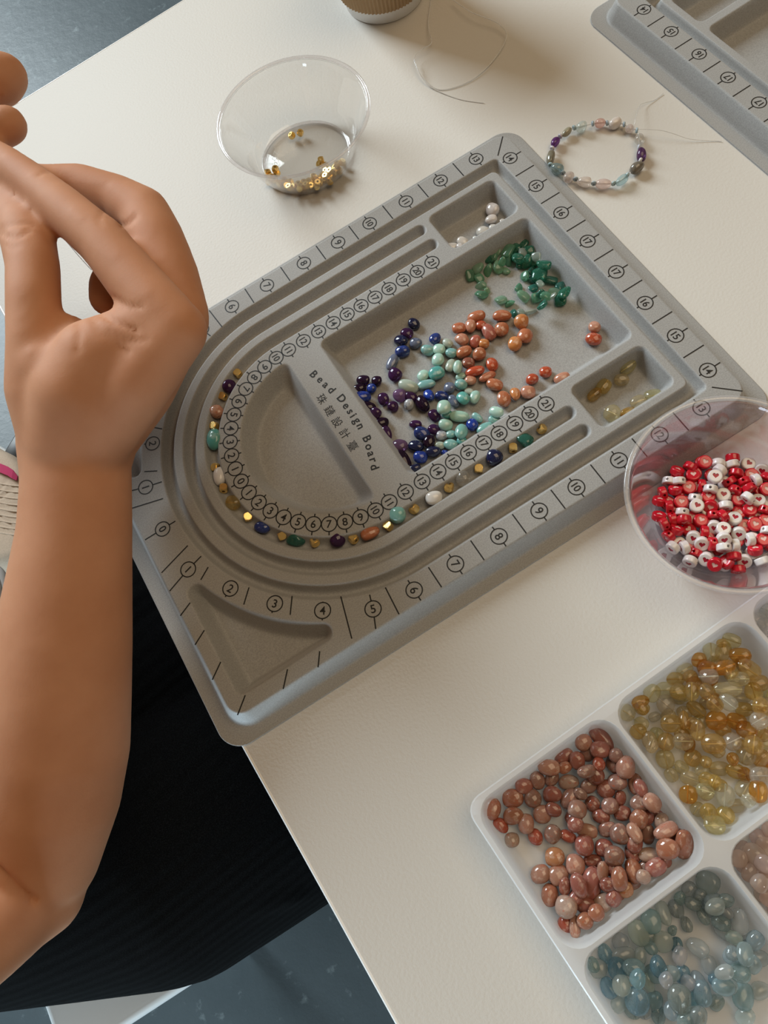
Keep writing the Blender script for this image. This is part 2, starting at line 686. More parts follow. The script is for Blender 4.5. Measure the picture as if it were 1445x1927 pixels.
def glyph(body, size, font_scale=1.0, bold=0.0):
    """outline text -> (verts (n,2) centred, faces); size = em height in cm"""
    cu = bpy.data.curves.new('glyph', 'FONT')
    cu.body = body
    cu.size = size
    cu.align_x = 'CENTER'
    cu.align_y = 'CENTER'
    cu.resolution_u = 4
    cu.offset = bold
    cu.space_character = font_scale
    o = bpy.data.objects.new('glyph', cu)
    col.objects.link(o)
    dg = bpy.context.evaluated_depsgraph_get()
    dg.update()
    me = bpy.data.meshes.new_from_object(o.evaluated_get(dg))
    v = np.array([tuple(p.co)[:2] for p in me.vertices]).reshape(-1, 2)
    f = [tuple(p.vertices) for p in me.polygons]
    if len(v):
        v = v - (v.max(0) + v.min(0)) / 2
    bpy.data.objects.remove(o)
    bpy.data.curves.remove(cu)
    bpy.data.meshes.remove(me)
    return v, f


class Ink:
    def __init__(self, z=.008):
        self.v, self.f, self.z = [], [], z

    def add(self, pts, faces):
        o = len(self.v)
        self.v += [(p[0], p[1], self.z) for p in pts]
        self.f += [tuple(i + o for i in q) for q in faces]

    def line(self, a, b_, w=.068):
        a, b_ = np.array(a, float), np.array(b_, float)
        t = b_ - a
        t /= np.linalg.norm(t)
        n = np.array([-t[1], t[0]]) * w / 2
        self.add([a - n, b_ - n, b_ + n, a + n], [(0, 1, 2, 3)])

    def ring(self, c, r, w=.062, n=40):
        p, f = [], []
        for i in range(n):
            a = 2 * math.pi * i / n
            for rr_ in (r - w / 2, r + w / 2):
                p.append((c[0] + rr_ * math.cos(a), c[1] + rr_ * math.sin(a)))
        for i in range(n):
            j = (i + 1) % n
            f.append((2 * i, 2 * i + 1, 2 * j + 1, 2 * j))
        self.add(p, f)

    def text(self, g, c, up):
        up = np.array(up, float)
        up /= np.linalg.norm(up)
        rt = np.array([up[1], -up[0]])
        v, f = g
        self.add([np.array(c) + p[0] * rt + p[1] * up for p in v], f)


GL = {k: glyph(str(k), .60 if k < 10 else .545, .90, .008) for k in range(22)}


def board_print():
    ink = Ink()
    R = .41

    def number(k, c, a, b_, up):
        """ring with a number and its two ticks reaching a and b_"""
        c = np.array(c, float)
        ink.ring(c, R)
        ink.text(GL[k], c, up)
        for e in (a, b_):
            e = np.array(e, float)
            t = (e - c) / np.linalg.norm(e - c)
            if np.linalg.norm(e - c) > R + .03:
                ink.line(c + t * R, e)
    ctr = np.array([CX, YC])
    # inner scale
    xs = {21: 21.93, 20: 20.92, 19: 19.97, 18: 18.99, 17: 18.03, 16: 17.09, 15: 16.15, 14: 15.2, 13: 14.22, 12: 13.2, 11: 12.2}
    for k, x in xs.items():
        for s in (-1, 1):
            number(k, (x, YC + s * 5.63), (x, YC + s * 5.06), (x, YC + s * 6.25), (1, 0))
    for k in range(11):
        a = k * .1502
        for s in ((-1, 1) if k else (1,)):
            d = np.array([-math.cos(a), s * math.sin(a)])
            up = -d if k < 10 else (1, 0)
            number(k, ctr + d * 5.63, ctr + d * 5.06, ctr + d * 6.25, up)
    # outer scale, straight runs
    ox = {13: 28.05, 12: 25.5, 11: 23.03, 10: 20.46, 9: 18.23, 8: 15.83, 7: 13.25, 6: 10.82}
    for k, x in ox.items():
        for y, y0, y1 in ((.69, .06, 1.29), (BW - .69, BW - .06, BW - 1.29)):
            number(k, (x, y), (x, y0), (x, y1), (1, 0))
    kk = sorted(ox.values())
    for a, b_ in zip(kk[:-1], kk[1:]):
        m = (a + b_) / 2
        ink.line((m, .06), (m, 1.29))
        ink.line((m, BW - .06), (m, BW - 1.29))
    ry = [(14, 20.1), (15, 17.43), (16, 14.95), (17, 12.43), (17, 9.83), (16, 7.31), (15, 4.77), (14, 2.2)]
    for k, y in ry:
        number(k, (29.66, y), (29.12, y), (30.43, y), (1, 0))
    for (k, a), (k2, b_) in zip(ry[:-1], ry[1:]):
        ink.line((29.14, (a + b_) / 2), (30.43, (a + b_) / 2))
    for s in (0, 1):
        f = (lambda y: y) if s == 0 else (lambda y: BW - y)
        ink.line((29.2, f(1.32)), (30.25, f(.28)))
        # curved run
        for k, c, e in ((5, (8.6, 1.0), (8.2, .06)), (4, (6.41, 2.33), None), (3, (4.5, 4.0), None), (2, (2.89, 6.0), None), (1, (1.42, 8.2), (.05, 7.7))):
            c = np.array(c)
            d = (c - ctr) / np.linalg.norm(c - ctr)
            e0 = ctr + d * 9.75
            e1 = np.array(e) if e else c + d * .5
            c2, u = c.copy(), -d
            for arr in (c2, e0, e1):
                arr[1] = f(arr[1])
            u = np.array([u[0], u[1] if s == 0 else -u[1]])
            number(k, c2, e0, e1, u)
        # lines between, and ticks past the corner compartment
        L = [((9.68, 1.60), (9.55, .06)), ((7.55, 2.45), (6.95, .30)), ((5.45, 3.85), (4.9, 3.05)), ((3.75, 5.5), (3.1, 4.85)), ((2.4, 7.7), (1.75, 7.3)),
             ((1.98, 9.4), (.10, 8.85))]
        for a, b_ in L:
            ink.line((a[0], f(a[1])), (b_[0], f(b_[1])))
        for u0, v0, u1, v1 in ((358, 1134, 339.3, 1159), (384.6, 1186, 367, 1213.6), (415.4, 1245.5, 399.5, 1279.4), (461.5, 1308.4, 447, 1345.8),
                               (541, 1259.3, 533, 1296.7), (601.6, 1225.4, 598.5, 1255.8)):
            a, b_ = at(u0, v0, 0)[:2], at(u1, v1, 0)[:2]
            ink.line((a[0], f(a[1])), (b_[0], f(b_[1])))
    number(0, (1.2, 11.05), (2.0, 11.05), (.1, 11.05), (1, 0))
    return mesh('scale_marking', ink.v, ink.f, smooth=False)


def board_title():
    ink = Ink()
    # the English line is set on a gentle arc (letter, seen centre)
    L = [('B', 222, 320), ('e', 300, 400), ('a', 375, 470), ('d', 465, 530), ('D', 600, 650), ('e', 652, 755), ('s', 707, 830), ('i', 757, 882), ('g', 785, 962), ('n', 845, 1030), ('B', 945, 1198),
         ('o', 960, 1310), ('a', 988, 1405), ('r', 1018, 1492), ('d', 1048, 1580)]
    P = [at(560 + x / 7.225, 660 + y / 7.225, 0)[:2] for _, x, y in L]
    for i, (ch, _, _) in enumerate(L):
        t = P[min(i + 2, len(P) - 1)] - P[max(i - 2, 0)]
        ink.text(glyph(ch, .64, 1, .013), P[i], (-t[1], t[0]))
    for ch, (u, v) in zip('珠鏈設計臺', ((605.7, 751), (620.4, 772.8), (634.5, 794.2), (649.0, 816), (663.8, 839))):
        g = glyph(ch, .60, 1, .0015)
        if len(g[0]):
            ink.text(g, at(u, v, 0)[:2], (1, 0))
    return mesh('lettering', ink.v, ink.f, smooth=False)


me_board, me_scale, me_title = board_mesh(), board_print(), board_title()
bd = put('bead_design_board', me_board, m_flock, loc=V(0, 0, 0))
tag(bd, 'grey flocked bead design board with many loose stone beads, in the middle of the table', 'bead board')
put('scale_marking', me_scale, m_ink, bd)['kind'] = 'stuff'
put('lettering', me_title, m_ink, bd)
b2 = put('bead_design_board', me_board, m_flock, loc=V(72.3, 27.5, 0))
b2.rotation_euler = (0, 0, math.pi + .0255)
tag(b2, 'empty grey bead design board cut off by the upper right frame edge', 'bead board')
put('scale_marking', me_scale, m_ink, b2)['kind'] = 'stuff'
put('lettering', me_title, m_ink, b2)


# ---------------------------------------------------------------- bead meshes (unit size, hole along x)
def pebble(seed, planes=11, p=4.0, nring=22, nprof=12, hole=.10, spread=.22, facet=.42):
    r_ = np.random.RandomState(seed)
    nn = r_.normal(size=(planes, 3))
    nn /= np.linalg.norm(nn, axis=1)[:, None]
    nn = np.concatenate([nn, [[1, 0, 0], [-1, 0, 0], [0, 1, 0], [0, -1, 0], [0, 0, 1], [0, 0, -1]]])
    dd = np.concatenate([1 + r_.uniform(-spread, spread * .6, planes), np.ones(6)])
    vs, fs = [], []
    phis = np.linspace(0, math.pi, nprof + 2)
    phis[0], phis[-1] = .12, math.pi - .12

    lobes = r_.normal(size=(5, 3))
    lobes /= np.linalg.norm(lobes, axis=1)[:, None]
    amp = r_.uniform(-.24, .20, 5)

    def rad(d):
        s = np.maximum(0, nn @ d) / dd
        flat_ = (s ** p).sum() ** (-1 / p)
        soft = 1 + (amp * np.maximum(0, lobes @ d) ** 2).sum()
        return soft * (1 - facet) + flat_ * facet
    pts = []
    for ph in phis:
        row = []
        for k in range(nring):
            a = 2 * math.pi * k / nring
            d = np.array([math.cos(ph), math.sin(ph) * math.cos(a), math.sin(ph) * math.sin(a)])
            row.append(rad(d) * d)
        pts.append(row)
    P = np.array(pts)
    mx = np.abs(P).reshape(-1, 3).max(0)
    P = P / mx
    for e in (0, -1):
        x = P[e, :, 0].mean()
        for k in range(nring):
            a = 2 * math.pi * k / nring
            P[e, k] = (x, hole * math.cos(a), hole * math.sin(a))
    vs = P.reshape(-1, 3)
    n = nprof + 2
    for i in range(n):
        j = (i + 1) % n
        for k in range(nring):
            k2 = (k + 1) % nring
            fs.append((i * nring + k, j * nring + k, j * nring + k2, i * nring + k2))
    me = mesh('stone', vs, fs, scale=False)
    return me


def variants(m, n, seed, **kw):
    out = []
    for i in range(n):
        me = pebble(seed + i, **kw)
        me.materials.append(m)
        out.append(me)
    return out


SM = {
    'sunstone': variants(m_sun, 8, 100, planes=10, p=4.5, spread=.25),
    'amethyst': variants(m_ame, 6, 200, planes=9, p=4.5),
    'lapis': variants(m_lap, 6, 300, planes=9, p=4.5),
    'amazonite': variants(m_ama, 6, 400, planes=9, p=3.6, spread=.15),
    'aventurine': variants(m_ave, 8, 500, planes=12, p=9, spread=.38, facet=.8),
    'moonstone': variants(m_whi, 5, 600, planes=9, p=4, spread=.18),
    'citrine': variants(m_cit, 8, 700, planes=9, p=5, spread=.25, hole=.085),
    'aquamarine': variants(m_aqu, 8, 800, planes=10, p=5, spread=.28, hole=.08),
    'rose quartz': variants(m_ros, 4, 900, planes=9, p=4.5, hole=.08),
    'labradorite': variants(m_lab, 3, 950, planes=9, p=4),
}


def boolcut(me, cutters, name, m):
    o = bpy.data.objects.new('tmp', me)
    col.objects.link(o)
    tmp = [o]
    for cme in cutters:
        c_ = bpy.data.objects.new('tmpc', cme)
        col.objects.link(c_)
        md = o.modifiers.new('b', 'BOOLEAN')
        md.object = c_
        md.operation = 'DIFFERENCE'
        md.solver = 'EXACT'
        tmp.append(c_)
    bpy.context.view_layer.update()
    out = apply_mods(o, name)
    for t in tmp:
        bpy.data.objects.remove(t)
    out.materials.clear()
    out.materials.append(m)
    return out


def cyl_mesh(r, h, axis='z', n=16):
    vs, fs = lathe([(0.0001, -h), (r, -h), (r, h), (0.0001, h)], n)
    if axis == 'x':
        vs = [(z, x, y) for x, y, z in vs]
    me = bpy.data.meshes.new('cutter')
    bm = bmesh.new()
    bv = [bm.verts.new(v) for v in vs]
    for f in fs:
        try:
            bm.faces.new([bv[i] for i in f])
        except ValueError:
            pass
    bmesh.ops.remove_doubles(bm, verts=bm.verts, dist=.0005)
    bmesh.ops.recalc_face_normals(bm, faces=bm.faces)
    bm.to_mesh(me)
    bm.free()
    return me


def gold_mesh():
    bm = bmesh.new()
    bmesh.ops.create_cube(bm, size=2)
    bmesh.ops.bevel(bm, geom=list(bm.verts), offset=.62, segments=1, affect='VERTICES')
    bmesh.ops.bevel(bm, geom=list(bm.edges), offset=.10, segments=2, affect='EDGES')
    bmesh.ops.recalc_face_normals(bm, faces=bm.faces)
    me = bpy.data.meshes.new('g')
    bm.to_mesh(me)
    bm.free()
    out = boolcut(me, [cyl_mesh(.42, 1.5)], 'gold_cube', m_gold)
    out.shade_smooth()
    out.set_sharp_from_angle(angle=math.radians(22))
    return out


ME_GOLD = gold_mesh()


def heart_outline(n=40):
    p = []
    for i in range(n):
        t = 2 * math.pi * i / n
        x = 16 * math.sin(t) ** 3
        y = 13 * math.cos(t) - 5 * math.cos(2 * t) - 2 * math.cos(3 * t) - math.cos(4 * t)
        p.append((x / 17 * .46, y / 17 * .46 + .05))
    return p


def heart_bead_mesh(m, name):
    prof = []
    R, H, rr_ = 1.0, .52, .22
    prof = [(.0001, -H), (.55, -H), (R - rr_, -H)]
    for i in range(1, 6):
        a = -math.pi / 2 + math.pi / 2 * i / 5
        prof.append((R - rr_ + rr_ * math.cos(a), -H + rr_ + rr_ * math.sin(a)))
    prof += [(r, -z) for r, z in prof[::-1]]
    vs, fs = lathe(prof, 32)
    me = bpy.data.meshes.new('h')
    bm = bmesh.new()
    bv = [bm.verts.new(v) for v in vs]
    for f in fs:
        bm.faces.new([bv[i] for i in f])
    bmesh.ops.remove_doubles(bm, verts=bm.verts, dist=.001)
    bmesh.ops.recalc_face_normals(bm, faces=bm.faces)
    bm.to_mesh(me)
    bm.free()
    ho = heart_outline(36)
    cut = []
    for s in (-1, 1):
        z0, z1 = (H - .09, H + .3) if s > 0 else (-H - .3, -H + .09)
        v = [(x, y, z0) for x, y in ho] + [(x, y, z1) for x, y in ho]
        n = len(ho)
        f = [tuple(range(n))[::-1], tuple(range(n, 2 * n))] + [(i, (i + 1) % n, n + (i + 1) % n, n + i) for i in range(n)]
        cm = bpy.data.meshes.new('cut')
        cm.from_pydata(v, [], f)
        bmx = bmesh.new()
        bmx.from_mesh(cm)
        bmesh.ops.recalc_face_normals(bmx, faces=bmx.faces)
        bmx.to_mesh(cm)
        bmx.free()
        cut.append(cm)
    out = boolcut(me, cut + [cyl_mesh(.2, 1.5, 'x')], name, m)
    out.shade_smooth()
    out.set_sharp_from_angle(angle=math.radians(35))
    return out


ME_HR, ME_HW = heart_bead_mesh(m_red, 'red_heart_bead'), heart_bead_mesh(m_wht, 'white_heart_bead')


def heart_fill(m, name):
    ho = heart_outline(36)
    n = len(ho)
    v = [(x * .97, y * .97, z) for z in (.455, -.455) for x, y in ho]
    f = [tuple(range(n))[::-1], tuple(range(n, 2 * n))]
    me = mesh(name, v, f, smooth=False, scale=False)
    me.materials.append(m)
    return me


ME_FP, ME_FR = heart_fill(m_hpink, 'heart_pale'), heart_fill(m_hred, 'heart_red')


# ---------------------------------------------------------------- bead placing
def img_heading(p, ang):
    """world heading of an image direction (degrees, clockwise from +x) at point p"""
    u, v = pix(p)
    a = math.radians(ang)
    q = at(u + 20 * math.cos(a), v + 20 * math.sin(a), p[2])
    return math.atan2(q[1] - p[1], q[0] - p[0])


ALL = []                                       # (object, stone, colour word, shape word, pixel)


class Pile:
    """lays beads at seen places, resting them on the floor or on beads already laid"""

    def __init__(self, floor, z_of=None):
        self.floor, self.z_of, self.b = floor, z_of, []

    def rest(self, p, r, c, lift=.80, reach=.86):
        z0 = self.floor if self.z_of is None else self.z_of(p)
        z = z0 + c
        for q, rq in self.b:
            d = math.hypot(p[0] - q[0], p[1] - q[1])
            s = (r + rq) * reach
            if d < s:
                z = max(z, q[2] + math.sqrt(s * s - d * d) * lift)
        return z

    def find(self, u, v, r, c, zmax=None):
        p = at(u, v, self.floor + c)
        for _ in range(3):
            z = self.rest(p, r, c)
            if zmax is not None:
                z = min(z, zmax)
            p = at(u, v, z)
        return p


def stone(pile, kind, u, v, a, b_, ang, rgb, cw, flat=.78, tilt=10, zmax=None, variant=None, reg=True, pos=None, size_k=1.0):
    """one tumbled bead: a, b_ half lengths in pixels along and across its long side"""
    if b_ > a:
        a, b_, ang = b_, a, ang + 90
    k = (depth(at(u, v, pile.floor + .4)) / FOC) * size_k
    A, B = a * k * 1.12, b_ * k * 1.12
    C = B * flat
    r = (A * B * C) ** (1 / 3)
    p = pos if pos is not None else pile.find(u, v, r, C, zmax)
    pile.b.append((p, r))
    me = rnd.choice(SM[kind]) if variant is None else SM[kind][variant]
    o = bpy.data.objects.new(kind.replace(' ', '_') + '_bead', me)
    col.objects.link(o)
    o.location = V(*p)
    hd = img_heading(p, ang)
    ti = math.radians(tilt)
    o.rotation_euler = (Matrix.Rotation(hd, 3, 'Z') @ Matrix.Rotation(rnd.uniform(-ti, ti), 3, 'Y') @ Matrix.Rotation(rnd.uniform(-ti, ti), 3, 'X')).to_euler()
    o.scale = (A * .01, B * .01, C * .01)
    jj = 1 + rnd.uniform(-.10, .08)
    j = lambda x: max(0, min(1, x * jj * (1 + rnd.uniform(-.03, .03))))
    o.color = (j(rgb[0]), j(rgb[1]), j(rgb[2]), 1)
    ratio = a / b_
    sw = 'round' if ratio < 1.13 else ('oval' if ratio < 1.5 else 'long')
    if reg:
        ALL.append((o, kind, cw, sw, (u, v)))
    return o


m_chan, nt, b = mat('pale_drill_channel')
setin(b, Base_Color=(.95, .92, .86, 1), Roughness=.3, Alpha=.75)
ME_CHAN = mesh('drill_channel', *tube([(-.93, 0, 0), (.93, 0, 0)], .075, 8), scale=False)
ME_CHAN.materials.append(m_chan)


def channels(items, every=1):
    for k, it in enumerate(items):
        if k % every == 0:
            c_ = bpy.data.objects.new('drill_channel', ME_CHAN)
            col.objects.link(c_)
            c_.parent = it[0]


ORD = ['first', 'second', 'third', 'fourth', 'fifth', 'sixth', 'seventh', 'eighth', 'ninth', 'tenth', 'eleventh', 'twelfth', 'thirteenth', 'fourteenth',
       'fifteenth', 'sixteenth', 'seventeenth', 'eighteenth', 'nineteenth', 'twentieth']


def name_beads(items, zones, group, cat='bead', noun='bead'):
    """items (o, stone, colour, shape, pixel); zones [(u, v, phrase)] -> a label of its own for every bead"""
    base = {}
    for it in items:
        o, st, cw, sw, (u, v) = it
        z = min(zones, key=lambda q: (q[0] - u) ** 2 + (q[1] - v) ** 2)[2]
        key = ' '.join(f'{cw} {sw} {st} {noun} {z}'.split())
        base.setdefault(key, []).append(it)
    for key, its in base.items():
        its.sort(key=lambda t: t[4][0])
        n = len(its)
        for i, it in enumerate(its):
            lab = key
            if n > 1:
                w = 'leftmost' if i == 0 else ('rightmost' if i == n - 1 else ORD[i] + ' from left')
                lab = f'{key}, {w}'
            tag(it[0], lab, cat, group)


def crop(lst, x0, y0, s):
    return [(x0 + t[0] / s, y0 + t[1] / s, t[2] / s, t[3] / s) + tuple(t[4:]) for t in lst]


# palette: (linear rgb, colour word)
PAL = {
    'S': ((.50, .17, .085), 'orange brown'), 'Sr': ((.52, .085, .035), 'rust red'), 'Sp': ((.58, .27, .175), 'pale peach'),
    'Sk': ((.46, .14, .10), 'pinkish red'), 'Sd': ((.26, .085, .06), 'brown red'), 'So': ((.62, .24, .08), 'light orange'),
    'Sg': ((.30, .16, .125), 'dusky pink'), 'Sc': ((.56, .36, .27), 'clear pink'),
    'L': ((.022, .045, .21), 'deep blue'), 'Ld': ((.010, .014, .055), 'blackish blue'), 'Lg': ((.14, .17, .25), 'speckled grey blue'),
    'Lb': ((.018, .05, .34), 'bright blue'), 'Lw': ((.42, .44, .47), 'greyish white'),
    'A': ((.15, .045, .20), 'purple'), 'Ad': ((.055, .018, .07), 'dark plum'), 'Al': ((.40, .22, .44), 'light lilac'),
    'Z': ((.22, .47, .45), 'soft teal'), 'Zl': ((.42, .66, .58), 'pale mint'), 'Zs': ((.11, .40, .38), 'strong teal'), 'Zg': ((.42, .50, .43), 'greyish green'),
    'G': ((.30, .66, .46), 'mid green'), 'Gd': ((.08, .40, .27), 'dark green'), 'Gl': ((.52, .82, .60), 'light green'), 'Gp': ((.72, .83, .74), 'clear green'),
    'Gt': ((.10, .42, .34), 'teal green'), 'W': ((.68, .64, .60), 'cloudy white'), 'Wp': ((.88, .87, .86), 'glassy white'),
    'C': ((1.0, .76, .34), 'honey yellow'), 'Cp': ((1.0, .89, .62), 'pale yellow'), 'Ca': ((.95, .55, .14), 'deep amber'), 'Cc': ((.99, .95, .86), 'nearly clear'),
    'Co': ((.94, .84, .52), 'olive yellow'),
    'Q': ((.70, .81, .83), 'greyish blue'), 'Qm': ((.84, .90, .87), 'milky white'), 'Qb': ((.30, .50, .60), 'deep sky blue'), 'Qt': ((.58, .75, .76), 'blue green'),
    'Qg': ((.58, .66, .66), 'smoky grey'), 'Qc': ((.88, .92, .92), 'glassy'), 'Qs': ((.50, .74, .84), 'light blue'),
    'R': ((.95, .80, .74), 'pale pink'), 'X': ((.94, .95, .95), 'water clear'),
}
KIND = {'S': 'sunstone', 'L': 'lapis', 'A': 'amethyst', 'Z': 'amazonite', 'G': 'aventurine', 'W': 'moonstone', 'C': 'citrine', 'Q': 'aquamarine', 'R': 'rose quartz', 'X': 'citrine'}


def lay(pile, lst, **kw):
    out = []
    for t in lst:
        u, v, a, b_, code = t[0], t[1], t[2], t[3], t[4]
        ang = t[5] if len(t) > 5 else rnd.uniform(0, 180)
        rgb, cw = PAL[code]
        n0 = len(ALL)
        stone(pile, KIND[code[0]], u, v, a, b_, ang, rgb, cw, **kw)
        out.append(ALL[n0])
    return out


# large compartment of the board
big = Pile(-CD)
B8 = crop([
    (515, 143, 32, 28, 'Ld', 0), (478, 192, 33, 27, 'A', 20), (448, 233, 38, 28, 'Ld', 10), (527, 249, 32, 28, 'Lg', 0), (455, 292, 38, 30, 'L', -10),
    (398, 353, 46, 28, 'Lg', -60), (415, 420, 38, 34, 'A', 30), (485, 480, 55, 36, 'Zg', 15), (632, 224, 34, 28, 'L', -60), (700, 247, 30, 24, 'Zg', 30),
    (590, 284, 36, 29, 'Z', 10), (657, 284, 35, 28, 'Zl', 10), (720, 300, 31, 27, 'Z', 20), (652, 341, 34, 33, 'Zl', 0), (715, 371, 40, 28, 'Zg', -65),
    (757, 378, 35, 23, 'Zl', -80), (645, 412, 44, 34, 'Zs', -15), (568, 427, 34, 28, 'Zl', -50), (590, 473, 50, 24, 'Z', -10), (775, 428, 30, 17, 'Zl', -15),
    (772, 470, 33, 30, 'Z', 0), (712, 490, 30, 30, 'Lg', 0), (600, 531, 33, 27, 'Lb', 70), (668, 535, 36, 24, 'L', 5), (500, 540, 34, 26, 'A', 20),
    (352, 550, 34, 28, 'A', 80), (440, 535, 35, 33, 'Al', 0), (402, 590, 28, 28, 'A', 0), (490, 582, 26, 28, 'Lw', 0), (560, 580, 48, 32, 'Ad', 60),
    (316, 453, 28, 25, 'Ad', 0), (218, 500, 38, 26, 'Ad', -10), (237, 540, 45, 30, 'Lb', -10), (243, 450, 36, 26, 'Ad', 0), (287, 495, 25, 25, 'Lb', 0),
    (268, 600, 40, 30, 'Ad', 20), (308, 630, 32, 30, 'A', 30), (365, 735, 45, 28, 'A', 70), (343, 680, 40, 30, 'Ad', -10), (460, 880, 60, 33, 'Ad', 60),
    (438, 803, 42, 32, 'Al', 10), (525, 688, 32, 22, 'A', 0), (628, 640, 34, 28, 'A', 50), (735, 565, 38, 24, 'Lg', 50), (782, 547, 38, 30, 'Zs', 45),
    (849, 543, 38, 26, 'Zl', -70), (815, 510, 25, 18, 'Zg', 20), (700, 636, 28, 22, 'Zs', 0), (684, 600, 38, 38, 'Zl', 0), (765, 650, 50, 30, 'Zl', 5),
    (860, 655, 32, 20, 'Z', 40), (835, 692, 32, 30, 'Lb', 40), (900, 710, 45, 28, 'Z', -20), (955, 665, 35, 26, 'Z', 10), (965, 625, 38, 28, 'Zl', 20),
    (688, 690, 38, 32, 'Zl', 10), (625, 715, 32, 28, 'A', 0), (668, 750, 30, 25, 'Lw', 0), (780, 780, 28, 22, 'Zs', 0), (718, 743, 22, 28, 'Z', 80),
    (600, 785, 30, 35, 'Ad', 0), (558, 740, 44, 34, 'L', 5), (772, 730, 46, 34, 'Z', -75), (655, 803, 28, 22, 'Zg', 0), (715, 798, 36, 28, 'Z', 20),
    (515, 930, 38, 22, 'Ld', -20), (530, 808, 42, 30, 'Ld', 10), (620, 837, 38, 30, 'Ld', 0), (685, 843, 20, 14, 'Lb', 0), (553, 867, 36, 32, 'Lb', 0),
    # sunstone
    (885, 150, 30, 25, 'Sr', 0), (857, 105, 47, 30, 'S', -15), (765, 165, 38, 30, 'S', -10), (823, 153, 30, 38, 'Sp', 0), (925, 185, 50, 32, 'Sk', 60),
    (993, 172, 36, 38, 'S', 0), (992, 100, 50, 31, 'S', 0), (775, 228, 40, 33, 'Sp', 40), (847, 237, 28, 34, 'Sk', 20), (897, 250, 28, 26, 'So', 0),
    (870, 310, 36, 36, 'S', 0), (793, 297, 45, 33, 'S', -20), (815, 355, 33, 33, 'Sd', 0), (943, 365, 30, 38, 'Sr', -10), (848, 398, 50, 27, 'Sr', -10),
    (825, 453, 32, 27, 'Sp', 10), (922, 430, 50, 24, 'S', -25), (955, 475, 42, 32, 'S', 10), (1005, 550, 36, 45, 'S', 0), (1065, 522, 28, 38, 'So', -10),
    (1137, 517, 37, 36, 'Sp', 0), (1157, 446, 34, 30, 'Sr', 0), (1233, 402, 32, 30, 'Sr', 0), (1322, 435, 42, 28, 'Sp', -20),
    (1103, 135, 40, 40, 'So', -60), (1122, 205, 38, 43, 'S', 20), (1067, 255, 35, 40, 'So', 20)], 600, 560, 2.89)
B8 += crop([(1178, 1233, 36, 38, 'Sp'), (1170, 1310, 46, 38, 'Sr', 10)], 760, 240, 3.284)
b_main = lay(big, B8, zmax=-CD + .95)
ZB = [(670, 740, "by the large compartment's title wall"), (745, 640, "in the large compartment's chain of dark stones"), (840, 660, "beside the sunstones in the large compartment"),
      (760, 850, "in the large compartment's lowest corner"), (740, 760, "in the middle of the purple beads"), (880, 760, "in the large compartment's pale green heap"),
      (860, 830, "against the large compartment's front wall"), (800, 720, "among the blue and green beads"),
      (900, 620, "at the top of the sunstone heap"), (905, 660, "in the middle of the sunstone heap"), (920, 710, "at the foot of the sunstone heap"),
      (985, 620, "below the green chips"), (1030, 710, "by the front wall under the citrine box"), (965, 745, "below the sunstone heap"), (1118, 628, "alone near the right wall of the large compartment")]
name_beads(b_main, ZB, 'loose stones in the large compartment of the board')

CH = [(740, 720, 30, 25, 'Gd'), (770, 760, 30, 26, 'Gd'), (800, 830, 32, 30, 'Gd'), (850, 890, 34, 30, 'Gd'), (720, 840, 30, 26, 'Gd'), (680, 800, 28, 26, 'Gd'), (690, 745, 30, 30, 'Gd'),
      (412, 915, 27, 35, 'G'), (462, 870, 35, 35, 'Gl'), (467, 930, 25, 28, 'G'), (475, 975, 33, 25, 'Gl'), (480, 1030, 35, 35, 'G'), (515, 1012, 15, 20, 'Gl'),
      (530, 815, 30, 25, 'Gd'), (580, 775, 22, 20, 'Gl'), (515, 880, 40, 25, 'G', -60), (585, 860, 40, 35, 'Gl'), (632, 885, 20, 25, 'Gl'), (645, 760, 48, 32, 'G', -60),
      (640, 815, 40, 20, 'G', 80), (735, 770, 40, 25, 'Gp'), (760, 830, 40, 30, 'Gd'), (700, 805, 36, 36, 'Gd'), (815, 800, 30, 25, 'Gp'), (795, 880, 45, 20, 'Gt', -60),
      (745, 920, 28, 28, 'G'), (790, 940, 25, 30, 'Gt'), (835, 910, 40, 40, 'Gd'), (870, 850, 40, 38, 'Gd'), (905, 945, 42, 28, 'Gt', 5), (840, 965, 25, 20, 'Gp'),
      (795, 995, 22, 30, 'Gt'), (710, 990, 22, 28, 'G'), (735, 1040, 40, 38, 'Gl'), (595, 1068, 32, 35, 'Gl'), (650, 1085, 25, 28, 'G'), (820, 1055, 30, 30, 'G'),
      (850, 1030, 25, 25, 'Gt'), (880, 1040, 30, 30, 'G'), (965, 980, 35, 28, 'Gt'), (970, 1060, 40, 35, 'Gd'), (990, 1020, 35, 45, 'Gd'), (925, 1020, 45, 33, 'Gl', -30),
      (910, 1050, 35, 15, 'Gp', -20), (855, 1100, 32, 25, 'Gt'), (680, 1148, 24, 22, 'Gt'), (720, 1138, 20, 22, 'Gp'), (785, 1138, 35, 15, 'Gp', -15), (610, 825, 26, 20, 'G'), (560, 800, 22, 20, 'G')]
b_chip = lay(big, crop(CH, 760, 240, 3.284), flat=.6, tilt=35, zmax=-CD + .9)
ZC = [(890, 520, 'at the tip of the chip arc'), (930, 495, 'in the upper bend of the chip arc'), (980, 480, "in the large compartment's shaded top corner"), (1010, 510, "against the large compartment's right wall"),
      (1050, 550, 'at the lower right end of the chip arc'), (1000, 550, 'in the middle of the chip arc'), (945, 570, 'on bare grey inside the chip arc'), (985, 588, 'touching the sunstones')]
name_beads(b_chip, ZC, 'green chips in the large compartment of the board', noun='chip')

